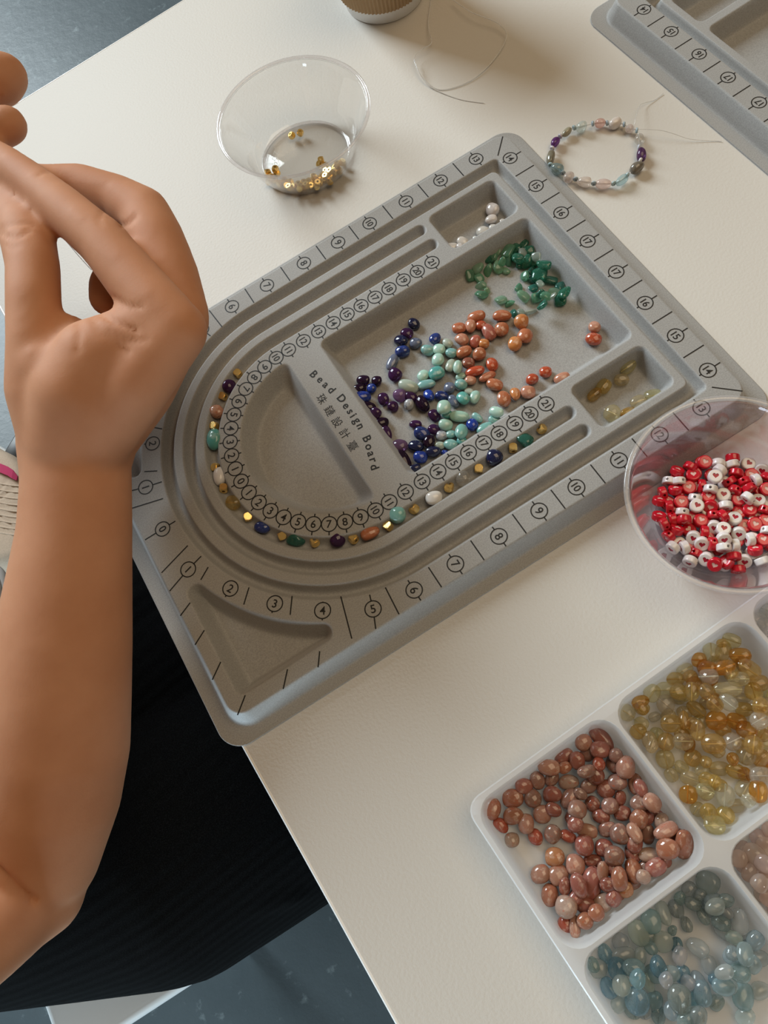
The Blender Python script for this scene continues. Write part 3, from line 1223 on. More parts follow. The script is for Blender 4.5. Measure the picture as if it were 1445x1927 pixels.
wc = Pile(-CD)
b_w = lay(wc, crop([(547, 510, 40, 40, 'W'), (536, 570, 37, 30, 'W'), (492, 645, 42, 32, 'W', 10), (555, 620, 28, 22, 'W'), (620, 592, 32, 20, 'W'), (365, 710, 38, 28, 'W', 30),
                    (305, 742, 38, 28, 'W', 0), (345, 735, 20, 18, 'W'), (510, 662, 25, 15, 'Wp'), (440, 688, 18, 14, 'Wp')], 760, 240, 3.284), zmax=-CD + .8)
name_beads(b_w, [(925, 400, "standing out in the small box's middle"), (910, 440, "by the front wall of the small upper box"), (862, 462, "in the small upper box's near corner")],
           'white stones in the small upper box')
cc = Pile(-CD)
b_c = lay(cc, crop([(590, 618, 50, 38, 'Co', -35), (552, 695, 42, 35, 'Cp'), (440, 735, 45, 40, 'C'), (385, 785, 45, 32, 'C', -40), (487, 897, 48, 45, 'Cp'),
                    (590, 900, 45, 30, 'Ca', -20), (655, 830, 48, 38, 'Cp'), (740, 795, 50, 38, 'Co', -10)], 1000, 500, 3.247))
name_beads(b_c, [(1178, 695, "near the shaded top of the citrine box"), (1128, 735, "in the citrine box's left half"), (1150, 775, "at the citrine box's bottom"), (1205, 758, "by the citrine box's front wall")],
           'citrines in the small lower box')

# the string laid out in the inner groove
gp = Pile(-GD - .02)
GR = [('g', 447, 703), ('A', 431, 726, 12, 12, 0), ('g', 419, 746), ('Sp', 407, 776, 14, 13, 60), ('g', 403, 802), ('Zs', 403, 826, 20, 13.5, 88), ('gl', 406, 880), ('Wp', 413, 896, 17, 12, 80),
      ('g', 421, 919), ('C', 440, 946, 14, 13, 0), ('g', 467, 973), ('L', 494, 992, 14, 11, 20), ('g', 531, 1008), ('Gt', 557, 1014, 16, 12, 15), ('g', 592, 1020), ('A', 636, 1016, 14, 12, -40),
      ('g', 665, 1014), ('S', 697, 1002, 18, 12, -25), ('g', 730, 990), ('Z', 748, 971, 15, 15, 0), ('g', 779, 958), ('Wp', 818, 937, 16, 13, -10), ('g', 845, 917), ('Cc', 870, 901, 14, 13, 0),
      ('g', 901, 882), ('Ld', 930, 861, 15, 14.5, 0), ('g', 965, 843), ('Gt', 986, 827, 15, 12, 20), ('g', 1019, 807)]


def gold(p, hs, rot=None, label=None, group=None):
    o = bpy.data.objects.new('gold_bead', ME_GOLD)
    col.objects.link(o)
    o.location = V(*p)
    o.scale = (hs * .01,) * 3
    o.rotation_euler = rot or (rnd.uniform(-.5, .5), rnd.uniform(-.5, .5), rnd.uniform(0, 3))
    if label:
        tag(o, label, 'bead', group)
    return o


SNAME = {'A': 'purple amethyst', 'S': 'orange sunstone', 'Z': 'teal amazonite', 'W': 'white moonstone', 'C': 'yellow citrine', 'L': 'dark blue lapis', 'G': 'green aventurine'}
NB = {'A': 'purple', 'S': 'orange', 'Z': 'teal', 'W': 'white', 'C': 'yellow', 'L': 'dark blue', 'G': 'green'}
GLAB = {0: 'gold cube bead ending the laid string, beside the ring marked 8', 2: 'gold cube bead between the upper purple and orange groove beads', 4: 'gold cube bead touching the tall teal groove bead',
        6: 'bright pale gold cube bead touching the top of the oval white bead', 8: 'gold cube bead just below the oval white groove bead', 10: 'gold cube bead between the yellow and dark blue groove beads',
        12: 'gold cube bead between the dark blue and green beads near ring 4', 14: 'gold cube bead with open hole below the ring marked 6', 16: 'gold cube bead below the ring marked 8, right of purple bead',
        18: 'gold cube bead between long orange and flat teal groove beads', 20: 'gold cube bead below ring 12, between teal and white beads', 22: 'gold cube bead with open hole below ring 14',
        24: 'gold cube bead below ring 16, left of the round dark blue bead', 26: 'gold cube bead below ring 18, right of the round dark blue bead', 28: 'gold cube bead ending the string below ring 20'}
SLAB = {1: 'round purple amethyst bead in the groove beside ring 7', 3: 'round peach sunstone bead in the groove beside ring 5', 5: 'tall oval teal bead standing in the groove beside ring 3',
        7: 'oval shiny white bead in the groove beside ring 1', 9: 'round yellow citrine bead in the groove beside the rings 1 and 2', 11: 'dark blue lapis bead in the groove below ring 3',
        13: 'oblong green aventurine bead in the groove below ring 5', 15: 'purple amethyst bead with white vein in the groove below ring 7', 17: 'long orange sunstone bead in the groove below ring 9',
        19: 'flat round teal bead with small hole in the groove below ring 11', 21: 'rounded white bead in the groove below ring 13', 23: 'clear pale citrine bead in the groove below ring 15',
        25: 'round dark blue lapis bead in the groove below ring 17', 27: 'angular green chip in the groove below ring 19'}
GG = 'beads laid out in the inner groove'
for i, t in enumerate(GR):
    if t[0][0] == 'g':
        p = at(t[1], t[2], -GD + .235)
        hd = img_heading(p, 35 + 40 * i)
        gold(p, .21, (rnd.uniform(-.3, .3) + (.5 if i in (14, 20, 22, 28) else 1.35), rnd.uniform(-.3, .3), hd), GLAB[i], GG)
    else:
        rgb, cw = PAL[t[0]]
        n0 = len(ALL)
        o = stone(gp, KIND[t[0][0]], t[1], t[2], t[3], t[4], t[5], rgb, cw, flat=.85, zmax=-GD + .36, reg=False)
        tag(o, SLAB[i], 'bead', GG)


# ---------------------------------------------------------------- clear bowls
def bowl_profile():
    o_ = [(0.001, .12), (2.55, .12), (2.75, .02), (2.95, 0.0), (3.05, .10)]
    for i in range(1, 9):
        t = i / 8
        o_.append((3.05 + 1.55 * t ** .92, .10 + 3.25 * t))
    o_ += [(4.61, 3.46)]
    i_ = []
    for i in range(0, 8):
        t = 1 - i / 8
        i_.append((3.05 + 1.55 * t ** .92 - .05, .13 + 3.25 * t))
    i_ += [(2.9, .20), (2.7, .19), (2.5, .22), (0.001, .22)]
    return o_ + i_


ME_BOWL = mesh('clear_bowl', *lathe(bowl_profile(), 72))


ME_RIM = mesh('rim', *lathe([(4.60 + .14 + .13 * math.cos(a), 3.50 + .075 * math.sin(a)) for a in [2 * math.pi * k / 12 for k in range(12)]], 96, closed=True))


ME_FOOT = mesh('foot_ring', *lathe([(2.88 + .12 * math.cos(a), .16 + .09 * math.sin(a)) for a in [2 * math.pi * k / 12 for k in range(12)]], 96, closed=True))


def bowl(cx_, cy_, m, label, rot):
    me = ME_BOWL.copy()
    me.materials.clear()
    o = put('plastic_bowl', me, m, loc=V(cx_, cy_, TT + .005))
    o.rotation_euler = (0, 0, rot)
    tag(o, label, 'bowl')
    put('rim', ME_RIM, m_rim, o)
    put('foot_ring', ME_FOOT, m_rim, o)
    return o


BC = (20.2, 29.55)
bw = bowl(*BC, m_clear, 'clear plastic bowl holding small gold beads, on bare table behind the board', 0)
ink = Ink(.235)
for ch, a in (('5', 158), ('O', 146), ('Z', 134)):
    d = np.array([math.cos(math.radians(a)), math.sin(math.radians(a))])
    ink.text(glyph(ch, .5), d * 2.1, d)
put('embossed_lettering', mesh('embossed_lettering', ink.v, ink.f, smooth=False), m_frost, bw)

gz = TT + .24 + .17
GB = [(549, 255, 0), (565, 250, 0), (601, 309, 0), (604, 301, 1), (504, 325, 0), (521, 326, 0), (518, 318, 1)]
GB += [(498, 342, 0), (507, 348, 0), (513, 341, 0), (521, 352, 0), (529, 344, 0), (537, 354, 0), (543, 346, 0), (549, 360, 0), (556, 350, 0), (562, 362, 0), (568, 345, 0), (573, 356, 0),
       (579, 342, 0), (581, 364, 0), (586, 349, 0), (592, 358, 0), (596, 340, 0), (601, 350, 0), (606, 331, 0), (609, 343, 0), (614, 322, 0), (617, 335, 0), (622, 344, 0), (626, 328, 0), (631, 316, 0),
       (634, 334, 0), (640, 322, 0), (645, 306, 0), (590, 333, 1), (576, 349, 1), (564, 353, 1), (613, 332, 1), (621, 322, 1), (598, 344, 1), (544, 352, 1), (634, 309, 1), (612, 312, 0), (605, 355, 0)]
gpile = []
gob = []
for k, (u, v, up) in enumerate(GB):
    p = at(u, v, gz)
    d = p[:2] - np.array(BC)
    L = np.linalg.norm(d)
    if L > 2.72:
        p[:2] = np.array(BC) + d / L * 2.72
    for _ in range(12):
        for q in gpile:
            e = p[:2] - q[:2]
            l = np.linalg.norm(e)
            if l < .36 and abs(q[2] - p[2]) < .2 and not up:
                p[:2] += e / (l + 1e-6) * (.36 - l) * .5
    if up:
        p = at(u, v, gz + .3)
    gpile.append(p)
    o = gold(p, .175)
    uv = pix(p)
    gob.append((o, 'gold', '', 'cube', (uv[0], uv[1])))
name_beads(gob, [(557, 252, "at the bowl's far side"), (602, 305, "stacked in the bowl's middle"), (512, 322, "at the bowl's left edge"), (510, 348, "in the near left heap of the bowl"),
                 (560, 356, "in the near heap of the bowl"), (605, 345, "in the near right heap of the bowl"), (635, 320, "at the right end of the heap in the bowl")], 'gold beads in the clear bowl')

DC = (25.5, -4.05)
dish = bowl(*DC, m_lav, 'clear bowl with painted lilac reflections full of red and white heart beads, beside the tray', 0)

# heart beads: (u, v, colour, posture)  f = face up, s = standing on its rim, t = tilted face
HB = crop([
    (597, 755, 0, 0, 'r', 't', 200), (715, 720, 0, 0, 'r', 's', 30), (847, 675, 0, 0, 'r', 'f', 20), (740, 795, 0, 0, 'r', 'f', -10), (970, 690, 0, 0, 'w', 's', 10), (985, 750, 0, 0, 'w', 's', 40),
    (1100, 635, 0, 0, 'r', 's', 0), (1095, 695, 0, 0, 'w', 's', -10), (1240, 690, 0, 0, 'w', 'f', 30), (1365, 745, 0, 0, 'w', 't', 20), (940, 805, 0, 0, 'w', 'f', 10), (1130, 775, 0, 0, 'r', 's', 10),
    (1070, 850, 0, 0, 'r', 's', -30), (1205, 855, 0, 0, 'r', 's', -15), (1250, 912, 0, 0, 'r', 's', -20), (1310, 840, 0, 0, 'w', 's', 60), (815, 890, 0, 0, 'r', 's', 85), (525, 850, 0, 0, 'w', 's', 10),
    (612, 848, 0, 0, 'w', 's', 0), (700, 905, 0, 0, 'r', 'f', -20), (580, 925, 0, 0, 'r', 't', 180), (465, 955, 0, 0, 'r', 's', 70), (435, 1025, 0, 0, 'r', 't', 190), (632, 1035, 0, 0, 'r', 'f', 10),
    (760, 1005, 0, 0, 'w', 's', 15), (875, 990, 0, 0, 'r', 'f', 15), (900, 920, 0, 0, 'w', 's', 10), (1012, 970, 0, 0, 'w', 'f', 5), (1115, 930, 0, 0, 'r', 's', 20), (1150, 1015, 0, 0, 'r', 'f', 30),
    (1330, 1025, 0, 0, 'w', 'f', 5), (775, 1070, 0, 0, 'w', 'f', 20), (900, 1075, 0, 0, 'r', 't', 20), (1035, 1070, 0, 0, 'w', 's', 0), (525, 1080, 0, 0, 'r', 's', 80), (432, 1165, 0, 0, 'r', 't', 190),
    (640, 1130, 0, 0, 'w', 's', 5), (550, 1192, 0, 0, 'r', 's', 75), (660, 1195, 0, 0, 'r', 's', 0), (480, 1235, 0, 0, 'r', 's', 60), (592, 1285, 0, 0, 'r', 't', 200), (520, 1345, 0, 0, 'r', 's', 40),
    (810, 1205, 0, 0, 'r', 'f', 15), (925, 1158, 0, 0, 'r', 's', 0), (1010, 1165, 0, 0, 'r', 's', 50), (1115, 1185, 0, 0, 'w', 'f', 15), (1255, 1110, 0, 0, 'r', 'f', -5), (930, 1262, 0, 0, 'w', 't', 10),
    (1015, 1280, 0, 0, 'w', 'f', 5), (1300, 1238, 0, 0, 'r', 'f', 20), (1155, 1322, 0, 0, 'w', 't', 15), (1400, 1205, 0, 0, 'r', 'f', 0), (745, 1357, 0, 0, 'w', 't', 20), (840, 1310, 0, 0, 'r', 's', 90),
    (820, 1412, 0, 0, 'w', 't', 10), (1020, 1370, 0, 0, 'w', 't', 0), (915, 1415, 0, 0, 'r', 's', 85), (1255, 1375, 0, 0, 'w', 's', 70), (1375, 1380, 0, 0, 'r', 'f', -10), (1020, 1448, 0, 0, 'w', 's', 0),
    (1118, 1430, 0, 0, 'w', 's', 80), (560, 1447, 0, 0, 'w', 's', 40), (665, 1447, 0, 0, 'w', 's', 65), (1305, 1468, 0, 0, 'r', 't', 170), (760, 1500, 0, 0, 'r', 's', 20), (715, 1570, 0, 0, 'w', 's', 25),
    (860, 1552, 0, 0, 'w', 't', 30), (940, 1600, 0, 0, 'r', 't', 30), (1045, 1580, 0, 0, 'r', 't', 100), (1110, 1530, 0, 0, 'r', 's', 0), (1205, 1570, 0, 0, 'w', 't', 10), (1150, 1645, 0, 0, 'r', 's', 0),
    (1365, 1570, 0, 0, 'w', 's', -20), (1410, 920, 0, 0, 'r', 'f', 0), (1410, 820, 0, 0, 'r', 's', 30), (1390, 1110, 0, 0, 'r', 's', 20), (1420, 1300, 0, 0, 'w', 's', 10), (1240, 1000, 0, 0, 'w', 's', 40)], 1150, 730, 4.817)
hz = TT + .24
HR_ = .345
hp = Pile(hz)
low = []
for k in range(46):                            # the layer underneath, seen through the gaps
    a, r_ = k * 2.39996, 2.75 * math.sqrt((k + .5) / 46)
    low.append((DC[0] + r_ * math.cos(a), DC[1] + r_ * math.sin(a)))
hob = []


def heart(p, red, post, ang, reg=True):
    o = bpy.data.objects.new('red_heart_bead' if red else 'white_heart_bead', ME_HR if red else ME_HW)
    col.objects.link(o)
    o.location = V(*p)
    o.scale = (HR_ * .01,) * 3
    hd = img_heading(p, ang)
    rx = {'f': rnd.uniform(-.18, .18), 't': .75, 's': math.pi / 2 + rnd.uniform(-.15, .15)}[post]
    o.rotation_euler = (Matrix.Rotation(hd, 3, 'Z') @ Matrix.Rotation(rx, 3, 'X') @ Matrix.Rotation(rnd.uniform(-.2, .2) if post != 's' else rnd.uniform(0, 3), 3, 'Z')).to_euler()
    c_ = bpy.data.objects.new('heart', ME_FP if red else ME_FR)
    col.objects.link(c_)
    c_.parent = o
    if reg:
        uv = pix(p)
        w = {'f': 'face up heart', 't': 'tilted heart', 's': 'edgewise heart'}[post]
        hob.append((o, w, 'red' if red else 'white', '', (uv[0], uv[1])))
    return o


for k, (x, y) in enumerate(low):
    p = np.array([x, y, hz + .2])
    hp.b.append((p, .27))
    heart(p, k % 5 not in (1, 3), 'f', k * 40)
for (u, v, _, _, cl, post, ang) in HB:
    c_ = {'f': .2, 't': .28, 's': .33}[post]
    p = at(u, v, hz + .55)
    for _ in range(3):
        z = hz + c_
        for q, rq in hp.b:
            d = math.hypot(p[0] - q[0], p[1] - q[1])
            if d < .5:
                z = max(z, q[2] + math.sqrt(.25 - d * d) * .62)
        z = min(z, hz + 1.15)
        p = at(u, v, z)
        e = p[:2] - np.array(DC)
        L = np.linalg.norm(e)
    hp.b.append((p, .28))
    heart(p, cl == 'r', post, ang)
name_beads(hob, [(1285, 885, "at the bowl's upper left rim"), (1340, 870, "at the top of the heart bowl"), (1420, 880, "at the heart bowl's upper right"), (1250, 940, "by the left wall of the heart bowl"),
                 (1310, 945, "left of the heart bowl's middle"), (1370, 935, "in the heart bowl's middle"), (1425, 955, "right of the heart bowl's middle"), (1260, 1010, "at the lower left of the heart bowl"),
                 (1320, 1010, "low in the heart bowl"), (1375, 1010, "low and central in the heart bowl"), (1430, 1020, "at the heart bowl's lower right"), (1310, 1055, "by the near wall of the heart bowl"),
                 (1380, 1065, "at the bottom front of the heart bowl")], 'heart beads in the lilac bowl')


# ---------------------------------------------------------------- compartment tray
TRA = math.radians(2.5)
TR0 = np.array([7.56, -9.02])
TZ = .75                                       # rim height
TFZ = TT + .14
PU, PV = 7.57, 7.2
eu = np.array([math.cos(TRA), math.sin(TRA)])
ev = np.array([math.sin(TRA), -math.cos(TRA)])


def rr_loop(x0, x1, y0, y1, rad, n=6):
    """rounded rectangle, counter-clockwise; rad = radius or four radii (corner order x1y1, x0y1, x0y0, x1y0)"""
    if not hasattr(rad, '__len__'):
        rad = (rad,) * 4
    out = []
    for k, (cx_, cy_, a0) in enumerate(((x1, y1, 0), (x0, y1, 90), (x0, y0, 180), (x1, y0, 270))):
        r = rad[k]
        sx = -1 if cx_ == x1 else 1
        sy = -1 if cy_ == y1 else 1
        for i in range(n + 1):
            a = math.radians(a0 + 90 * i / n)
            out.append((cx_ + sx * r + r * math.cos(a), cy_ + sy * r + r * math.sin(a)))
    return out


def tray_mesh(nu, nv):
    vs, fs = [], []

    def loop(pts, z):
        o = len(vs)
        vs.extend((x, -y, z) for x, y in pts)
        return list(range(o, o + len(pts)))

    def bridge(a, b_):
        n = len(a)
        for i in range(n):
            j = (i + 1) % n
            fs.append((a[i], b_[i], b_[j], a[j]))
    for i in range(nu):
        for j in range(nv):
            x0, x1, y0, y1 = i * PU, (i + 1) * PU, j * PV, (j + 1) * PV
            rad = [1e-4] * 4
            if i == 0 and j == 0:
                rad[2] = .75
            if i == nu - 1 and j == 0:
                rad[3] = .75
            if i == 0 and j == nv - 1:
                rad[1] = .75
            if i == nu - 1 and j == nv - 1:
                rad[0] = .75
            g = .075
            gx0, gx1 = (.20 if i == 0 else g), (.20 if i == nu - 1 else g)
            gy0, gy1 = (.20 if j == 0 else g), (.20 if j == nv - 1 else g)
            ix = (x0 + gx0, x1 - gx1, y0 + gy0, y1 - gy1)
            L = [loop(rr_loop(x0, x1, y0, y1, rad), TZ)]
            L.append(loop(rr_loop(*ix, 1.0), TZ))
            for dd, z in ((.05, TZ - .06), (.12, TZ - .5), (.2, TFZ + .55), (.34, TFZ + .22), (.6, TFZ + .05), (.95, TFZ)):
                L.append(loop(rr_loop(ix[0] + dd, ix[1] - dd, ix[2] + dd, ix[3] - dd, max(1.0 - dd * .5, .4)), z))
            for a, b_ in zip(L[:-1], L[1:]):
                bridge(a, b_)
            fs.append(tuple(L[-1]))
    # outer skirt
    W_, H_ = nu * PU, nv * PV
    A = loop(rr_loop(0, W_, 0, H_, .75), TZ)
    B = loop(rr_loop(-.06, W_ + .06, -.06, H_ + .06, .78), TZ - .06)
    C = loop(rr_loop(-.06, W_ + .06, -.06, H_ + .06, .78), TZ - .22)
    D = loop(rr_loop(.05, W_ - .05, .05, H_ - .05, .7), TZ - .26)
    E_ = loop(rr_loop(.42, W_ - .42, .42, H_ - .42, .7), TT + .01)
    for a, b_ in ((B, A), (C, B), (D, C), (E_, D)):
        bridge(a, b_)
    vs = [(x, y, z - TT) for x, y, z in vs]
    return vs, fs


NU, NV = 3, 2
tv, tf = tray_mesh(NU, NV)
me = mesh('bead_tray', tv, tf)
bm = bmesh.new()
bm.from_mesh(me)
bmesh.ops.remove_doubles(bm, verts=bm.verts, dist=1e-5)
bmesh.ops.recalc_face_normals(bm, faces=bm.faces)
bm.to_mesh(me)
bm.free()
me.shade_smooth()
sharp(me, 40)
tray = put('compartment_tray', me, m_tray, loc=V(TR0[0], TR0[1], TT))
tray.rotation_euler = (0, 0, TRA)
tag(tray, 'milky white plastic compartment tray of tumbled stones at the lower right corner', 'tray')


def in_cell(p, i, j, m=.75):
    d = p[:2] - TR0
    a, b_ = d @ eu, d @ ev
    a2 = min(max(a, i * PU + m), (i + 1) * PU - m)
    b2_ = min(max(b_, j * PV + m), (j + 1) * PV - m)
    q = TR0 + a2 * eu + b2_ * ev
    return np.array([q[0], q[1], p[2]])


class CellPile(Pile):
    def __init__(self, i, j, m=.75):
        super().__init__(TFZ)
        self.i, self.j, self.m = i, j, m

    def find(self, u, v, r, c, zmax=None):
        p = in_cell(at(u, v, self.floor + c), self.i, self.j, self.m)
        for _ in range(3):
            z = self.rest(p, r, c)
            if zmax is not None:
                z = min(z, zmax)
            p = in_cell(at(u, v, z), self.i, self.j, self.m)
        return p


sp_ = CellPile(0, 0)
SL = [(835, 350, 50, 50, 'Sg'), (705, 580, 40, 40, 'Sd'), (780, 500, 50, 50, 'Sd'), (685, 480, 52, 40, 'Sg'), (755, 650, 48, 40, 'Sd'), (790, 725, 40, 50, 'Sg'), (880, 640, 50, 45, 'Sd'),
      (680, 300, 40, 45, 'Sg'), (475, 430, 50, 38, 'Sg'), (775, 830, 50, 45, 'Sd'), (935, 860, 50, 45, 'Sd'), (710, 905, 50, 35, 'Sd', 0), (1020, 755, 55, 36, 'Sg', 90), (1010, 940, 50, 45, 'Sg'),
      (1120, 910, 50, 40, 'Sk'), (765, 1135, 50, 55, 'Sc'), (665, 1160, 55, 50, 'Sk'), (610, 1105, 40, 45, 'Sk'), (840, 1090, 45, 45, 'S'), (950, 1060, 35, 50, 'Sg'), (945, 810, 50, 40, 'Sd'),
      (1000, 650, 50, 50, 'Sd'), (1180, 760, 50, 50, 'Sd'), (720, 420, 50, 50, 'Sd'), (600, 660, 45, 45, 'Sd'), (820, 940, 50, 50, 'Sd'),
      (145, 605, 62, 53, 'S', -70), (175, 707, 48, 35, 'Sr', 50), (250, 785, 40, 40, 'Sc'), (258, 548, 58, 48, 'S', 0), (255, 652, 60, 50, 'S', 0), (330, 695, 42, 52, 'Sp', 0), (370, 548, 50, 48, 'Sg'),
      (313, 465, 50, 42, 'Sk', 0), (385, 770, 40, 46, 'Sr'), (395, 450, 42, 50, 'Sg'), (420, 640, 48, 50, 'Sp'), (455, 372, 58, 45, 'Sp', 0), (475, 530, 55, 48, 'Sk', 0), (473, 750, 50, 52, 'Sg'),
      (485, 615, 45, 38, 'Sd', 20), (495, 880, 53, 48, 'So', 0), (405, 972, 52, 58, 'Sp'), (515, 980, 58, 50, 'Sp', -30), (465, 1098, 46, 58, 'S', 0), (545, 1050, 34, 50, 'Sd', 10),
      (560, 1170, 58, 60, 'Sc'), (548, 1275, 48, 45, 'Sr', 20), (630, 1310, 30, 56, 'Sp', 0), (665, 1245, 45, 45, 'S', 40), (752, 1235, 45, 45, 'S'), (860, 1165, 46, 42, 'Sk'), (920, 1112, 45, 42, 'So'),
      (535, 295, 55, 38, 'Sk', -35), (548, 372, 32, 38, 'S'), (615, 340, 45, 52, 'Sk', 0), (645, 225, 48, 45, 'Sp'), (780, 200, 85, 45, 'Sk', 50), (752, 272, 54, 45, 'Sk', 0), (742, 352, 35, 40, 'Sr'),
      (675, 400, 50, 35, 'Sg', -20), (568, 460, 58, 42, 'Sc', 0), (580, 550, 60, 45, 'Sg', -60), (625, 610, 52, 50, 'Sg'), (640, 525, 30, 40, 'Sg'), (805, 595, 48, 45, 'Sg'), (850, 455, 55, 45, 'Sg', 0),
      (860, 290, 40, 40, 'Sg'), (920, 355, 50, 60, 'Sp', 0), (950, 465, 42, 60, 'S', 0), (1015, 460, 52, 35, 'Sk', 70), (975, 575, 57, 45, 'Sg', 0), (865, 550, 32, 42, 'Sk', 0), (970, 670, 50, 47, 'S'),
      (1130, 610, 50, 25, 'Sk', 40), (1070, 560, 55, 45, 'Sp', 40), (1095, 680, 40, 45, 'Sc', 0), (1125, 735, 68, 42, 'Sp', -30), (865, 755, 55, 58, 'Sg'), (945, 745, 55, 35, 'Sp', 60),
      (670, 735, 60, 40, 'Sp', 10), (610, 700, 40, 45, 'Sk'), (570, 770, 50, 35, 'Sr', 30), (660, 815, 50, 55, 'Sk', 0), (830, 875, 52, 55, 'Sg'), (1225, 815, 48, 80, 'S', 0), (1135, 835, 60, 52, 'S', 0),
      (1030, 870, 60, 38, 'Sc', 0), (610, 930, 50, 58, 'Sp', 0), (700, 1030, 55, 85, 'Sk', 10), (765, 970, 32, 58, 'Sp', 0), (625, 1050, 70, 45, 'Sk', 75), (790, 1040, 40, 45, 'Sd'), (855, 1005, 60, 45, 'S', 80),
      (935, 965, 70, 48, 'S', 80), (1100, 980, 58, 45, 'Sk', -30), (1020, 1030, 38, 38, 'Sc')]
for k_ in ('S', 'Sp', 'Sk', 'So', 'Sc', 'Sr'):
    c_ = PAL[k_][0]
    g_ = sum(c_) / 3
    PAL[k_] = (tuple(.82 * (x * .85 + g_ * .15) for x in c_), PAL[k_][1])
b_s = lay(sp_, crop(SL, 880, 1320, 3.01), zmax=TFZ + 1.5, tilt=18, size_k=.97)
name_beads(b_s, [(930, 1530, "at the left corner of the sunstone cell"), (990, 1470, "along the sunstone cell's upper edge"), (1010, 1560, "on the bare floor of the sunstone cell"),
                 (1090, 1420, "near the sunstone cell's top corner"), (1150, 1450, "at the upper right of the tray's sunstones"), (1090, 1510, "in the upper middle of the tray's sunstones"),
                 (1170, 1530, "in the middle of the tray's sunstones"), (1230, 1500, "along the citrine side of the sunstone heap"), (1250, 1570, "near the right corner of the sunstone cell"),
                 (1100, 1580, "left of the sunstone heap's middle"), (1180, 1600, "below the sunstone heap's middle"), (1220, 1650, "along the aquamarine side of the sunstone cell"),
                 (1040, 1660, "at the lower left of the sunstone cell"), (1110, 1660, "at the lower middle of the sunstone heap"), (1080, 1735, "in the bottom corner of the sunstone cell")],
           'sunstones in the tray')

# citrine cell
cp = CellPile(1, 0)
CL = []
for k in range(46):
    a, b_ = rnd.uniform(.9, PU - .9), rnd.uniform(.9, PV - .9)
    q = TR0 + (PU + a) * eu + b_ * ev
    u, v = pix(np.array([q[0], q[1], TFZ + .3]))
    if u < 1460:
        CL.append((u, v, 14, 12.5, rnd.choice(['C', 'Cp', 'C', 'Cp', 'Ca'])))
CS = [(640, 525, 60, 45, 'Cp', -30), (735, 455, 55, 50, 'Ca', 0), (840, 410, 60, 70, 'Cp', 0), (920, 410, 50, 60, 'Cp', 0), (985, 330, 65, 50, 'Co', 20), (900, 330, 35, 30, 'C'), (1045, 440, 75, 55, 'Ca', 0),
      (945, 525, 70, 50, 'Ca', -20), (810, 530, 60, 50, 'Ca', 0), (580, 610, 62, 50, 'C', 0), (820, 590, 65, 55, 'Cc', 0), (690, 590, 50, 50, 'C'), (1110, 540, 85, 65, 'C', 30), (1040, 610, 70, 50, 'Cp', 0),
      (960, 685, 95, 50, 'Cp', 0), (1180, 640, 70, 60, 'C', 0), (495, 690, 70, 55, 'Cp', 0), (410, 710, 65, 60, 'Cp', -60), (605, 700, 58, 60, 'C'), (700, 700, 50, 65, 'C', 0), (815, 700, 55, 60, 'C'),
      (1060, 745, 65, 38, 'Cc', 0), (320, 770, 65, 45, 'Ca', -20), (230, 855, 60, 60, 'Cp'), (335, 820, 50, 40, 'C'), (430, 880, 45, 35, 'Cc'), (515, 795, 65, 68, 'Cc'), (330, 925, 55, 40, 'Cp', 30),
      (730, 830, 70, 50, 'C', 40), (640, 905, 35, 65, 'C', 0), (550, 930, 70, 60, 'C', 0), (860, 790, 60, 55, 'C'), (960, 780, 65, 55, 'Cc', 40), (1150, 700, 60, 65, 'C'), (270, 1010, 55, 55, 'C'),
      (390, 1050, 55, 60, 'Cp'), (510, 1060, 58, 62, 'C'), (640, 1060, 70, 60, 'Cp', 0), (740, 980, 50, 70, 'C', 0), (880, 910, 70, 65, 'Ca', 0), (1020, 920, 70, 60, 'Ca', 20), (1100, 980, 70, 60, 'Ca', 20),
      (1185, 910, 60, 60, 'Cc'), (860, 1080, 80, 70, 'C', 0), (1000, 1060, 60, 65, 'Cc'), (1090, 1160, 65, 65, 'Cp'), (1150, 1080, 70, 60, 'C'), (510, 1190, 65, 65, 'Co'), (350, 1140, 40, 50, 'Cp'),
      (620, 1250, 55, 45, 'Cp'), (710, 1180, 60, 60, 'C'), (800, 1210, 40, 40, 'C'), (900, 1260, 70, 50, 'Cp', 0), (1000, 1190, 40, 45, 'Ca'), (1210, 1180, 50, 70, 'C'), (520, 1330, 50, 45, 'Cp'),
      (690, 1330, 70, 50, 'Cp', 20), (670, 1440, 65, 65, 'Ca'), (800, 1420, 55, 65, 'Cp'), (865, 1350, 45, 40, 'C'), (1020, 1280, 70, 55, 'C', 20), (940, 1450, 65, 80, 'Cc', 0), (1095, 1405, 70, 70, 'Cp'),
      (1200, 1310, 75, 60, 'Cc', 0), (1210, 1460, 60, 75, 'Ca', 0), (700, 1580, 50, 50, 'Cp'), (825, 1580, 60, 65, 'C'), (960, 1620, 65, 60, 'C', 40), (1050, 1560, 60, 50, 'Cp'), (1140, 1530, 50, 45, 'Cc'),
      (870, 1690, 75, 65, 'Co', 0), (1215, 1010, 50, 50, 'C'), (1080, 830, 60, 50, 'C'), (1190, 800, 55, 55, 'C'), (985, 560, 50, 50, 'C')]
b_ci = lay(cp, CL + crop(CS, 1120, 1120, 3.855), zmax=TFZ + 1.35, tilt=18, size_k=.95)
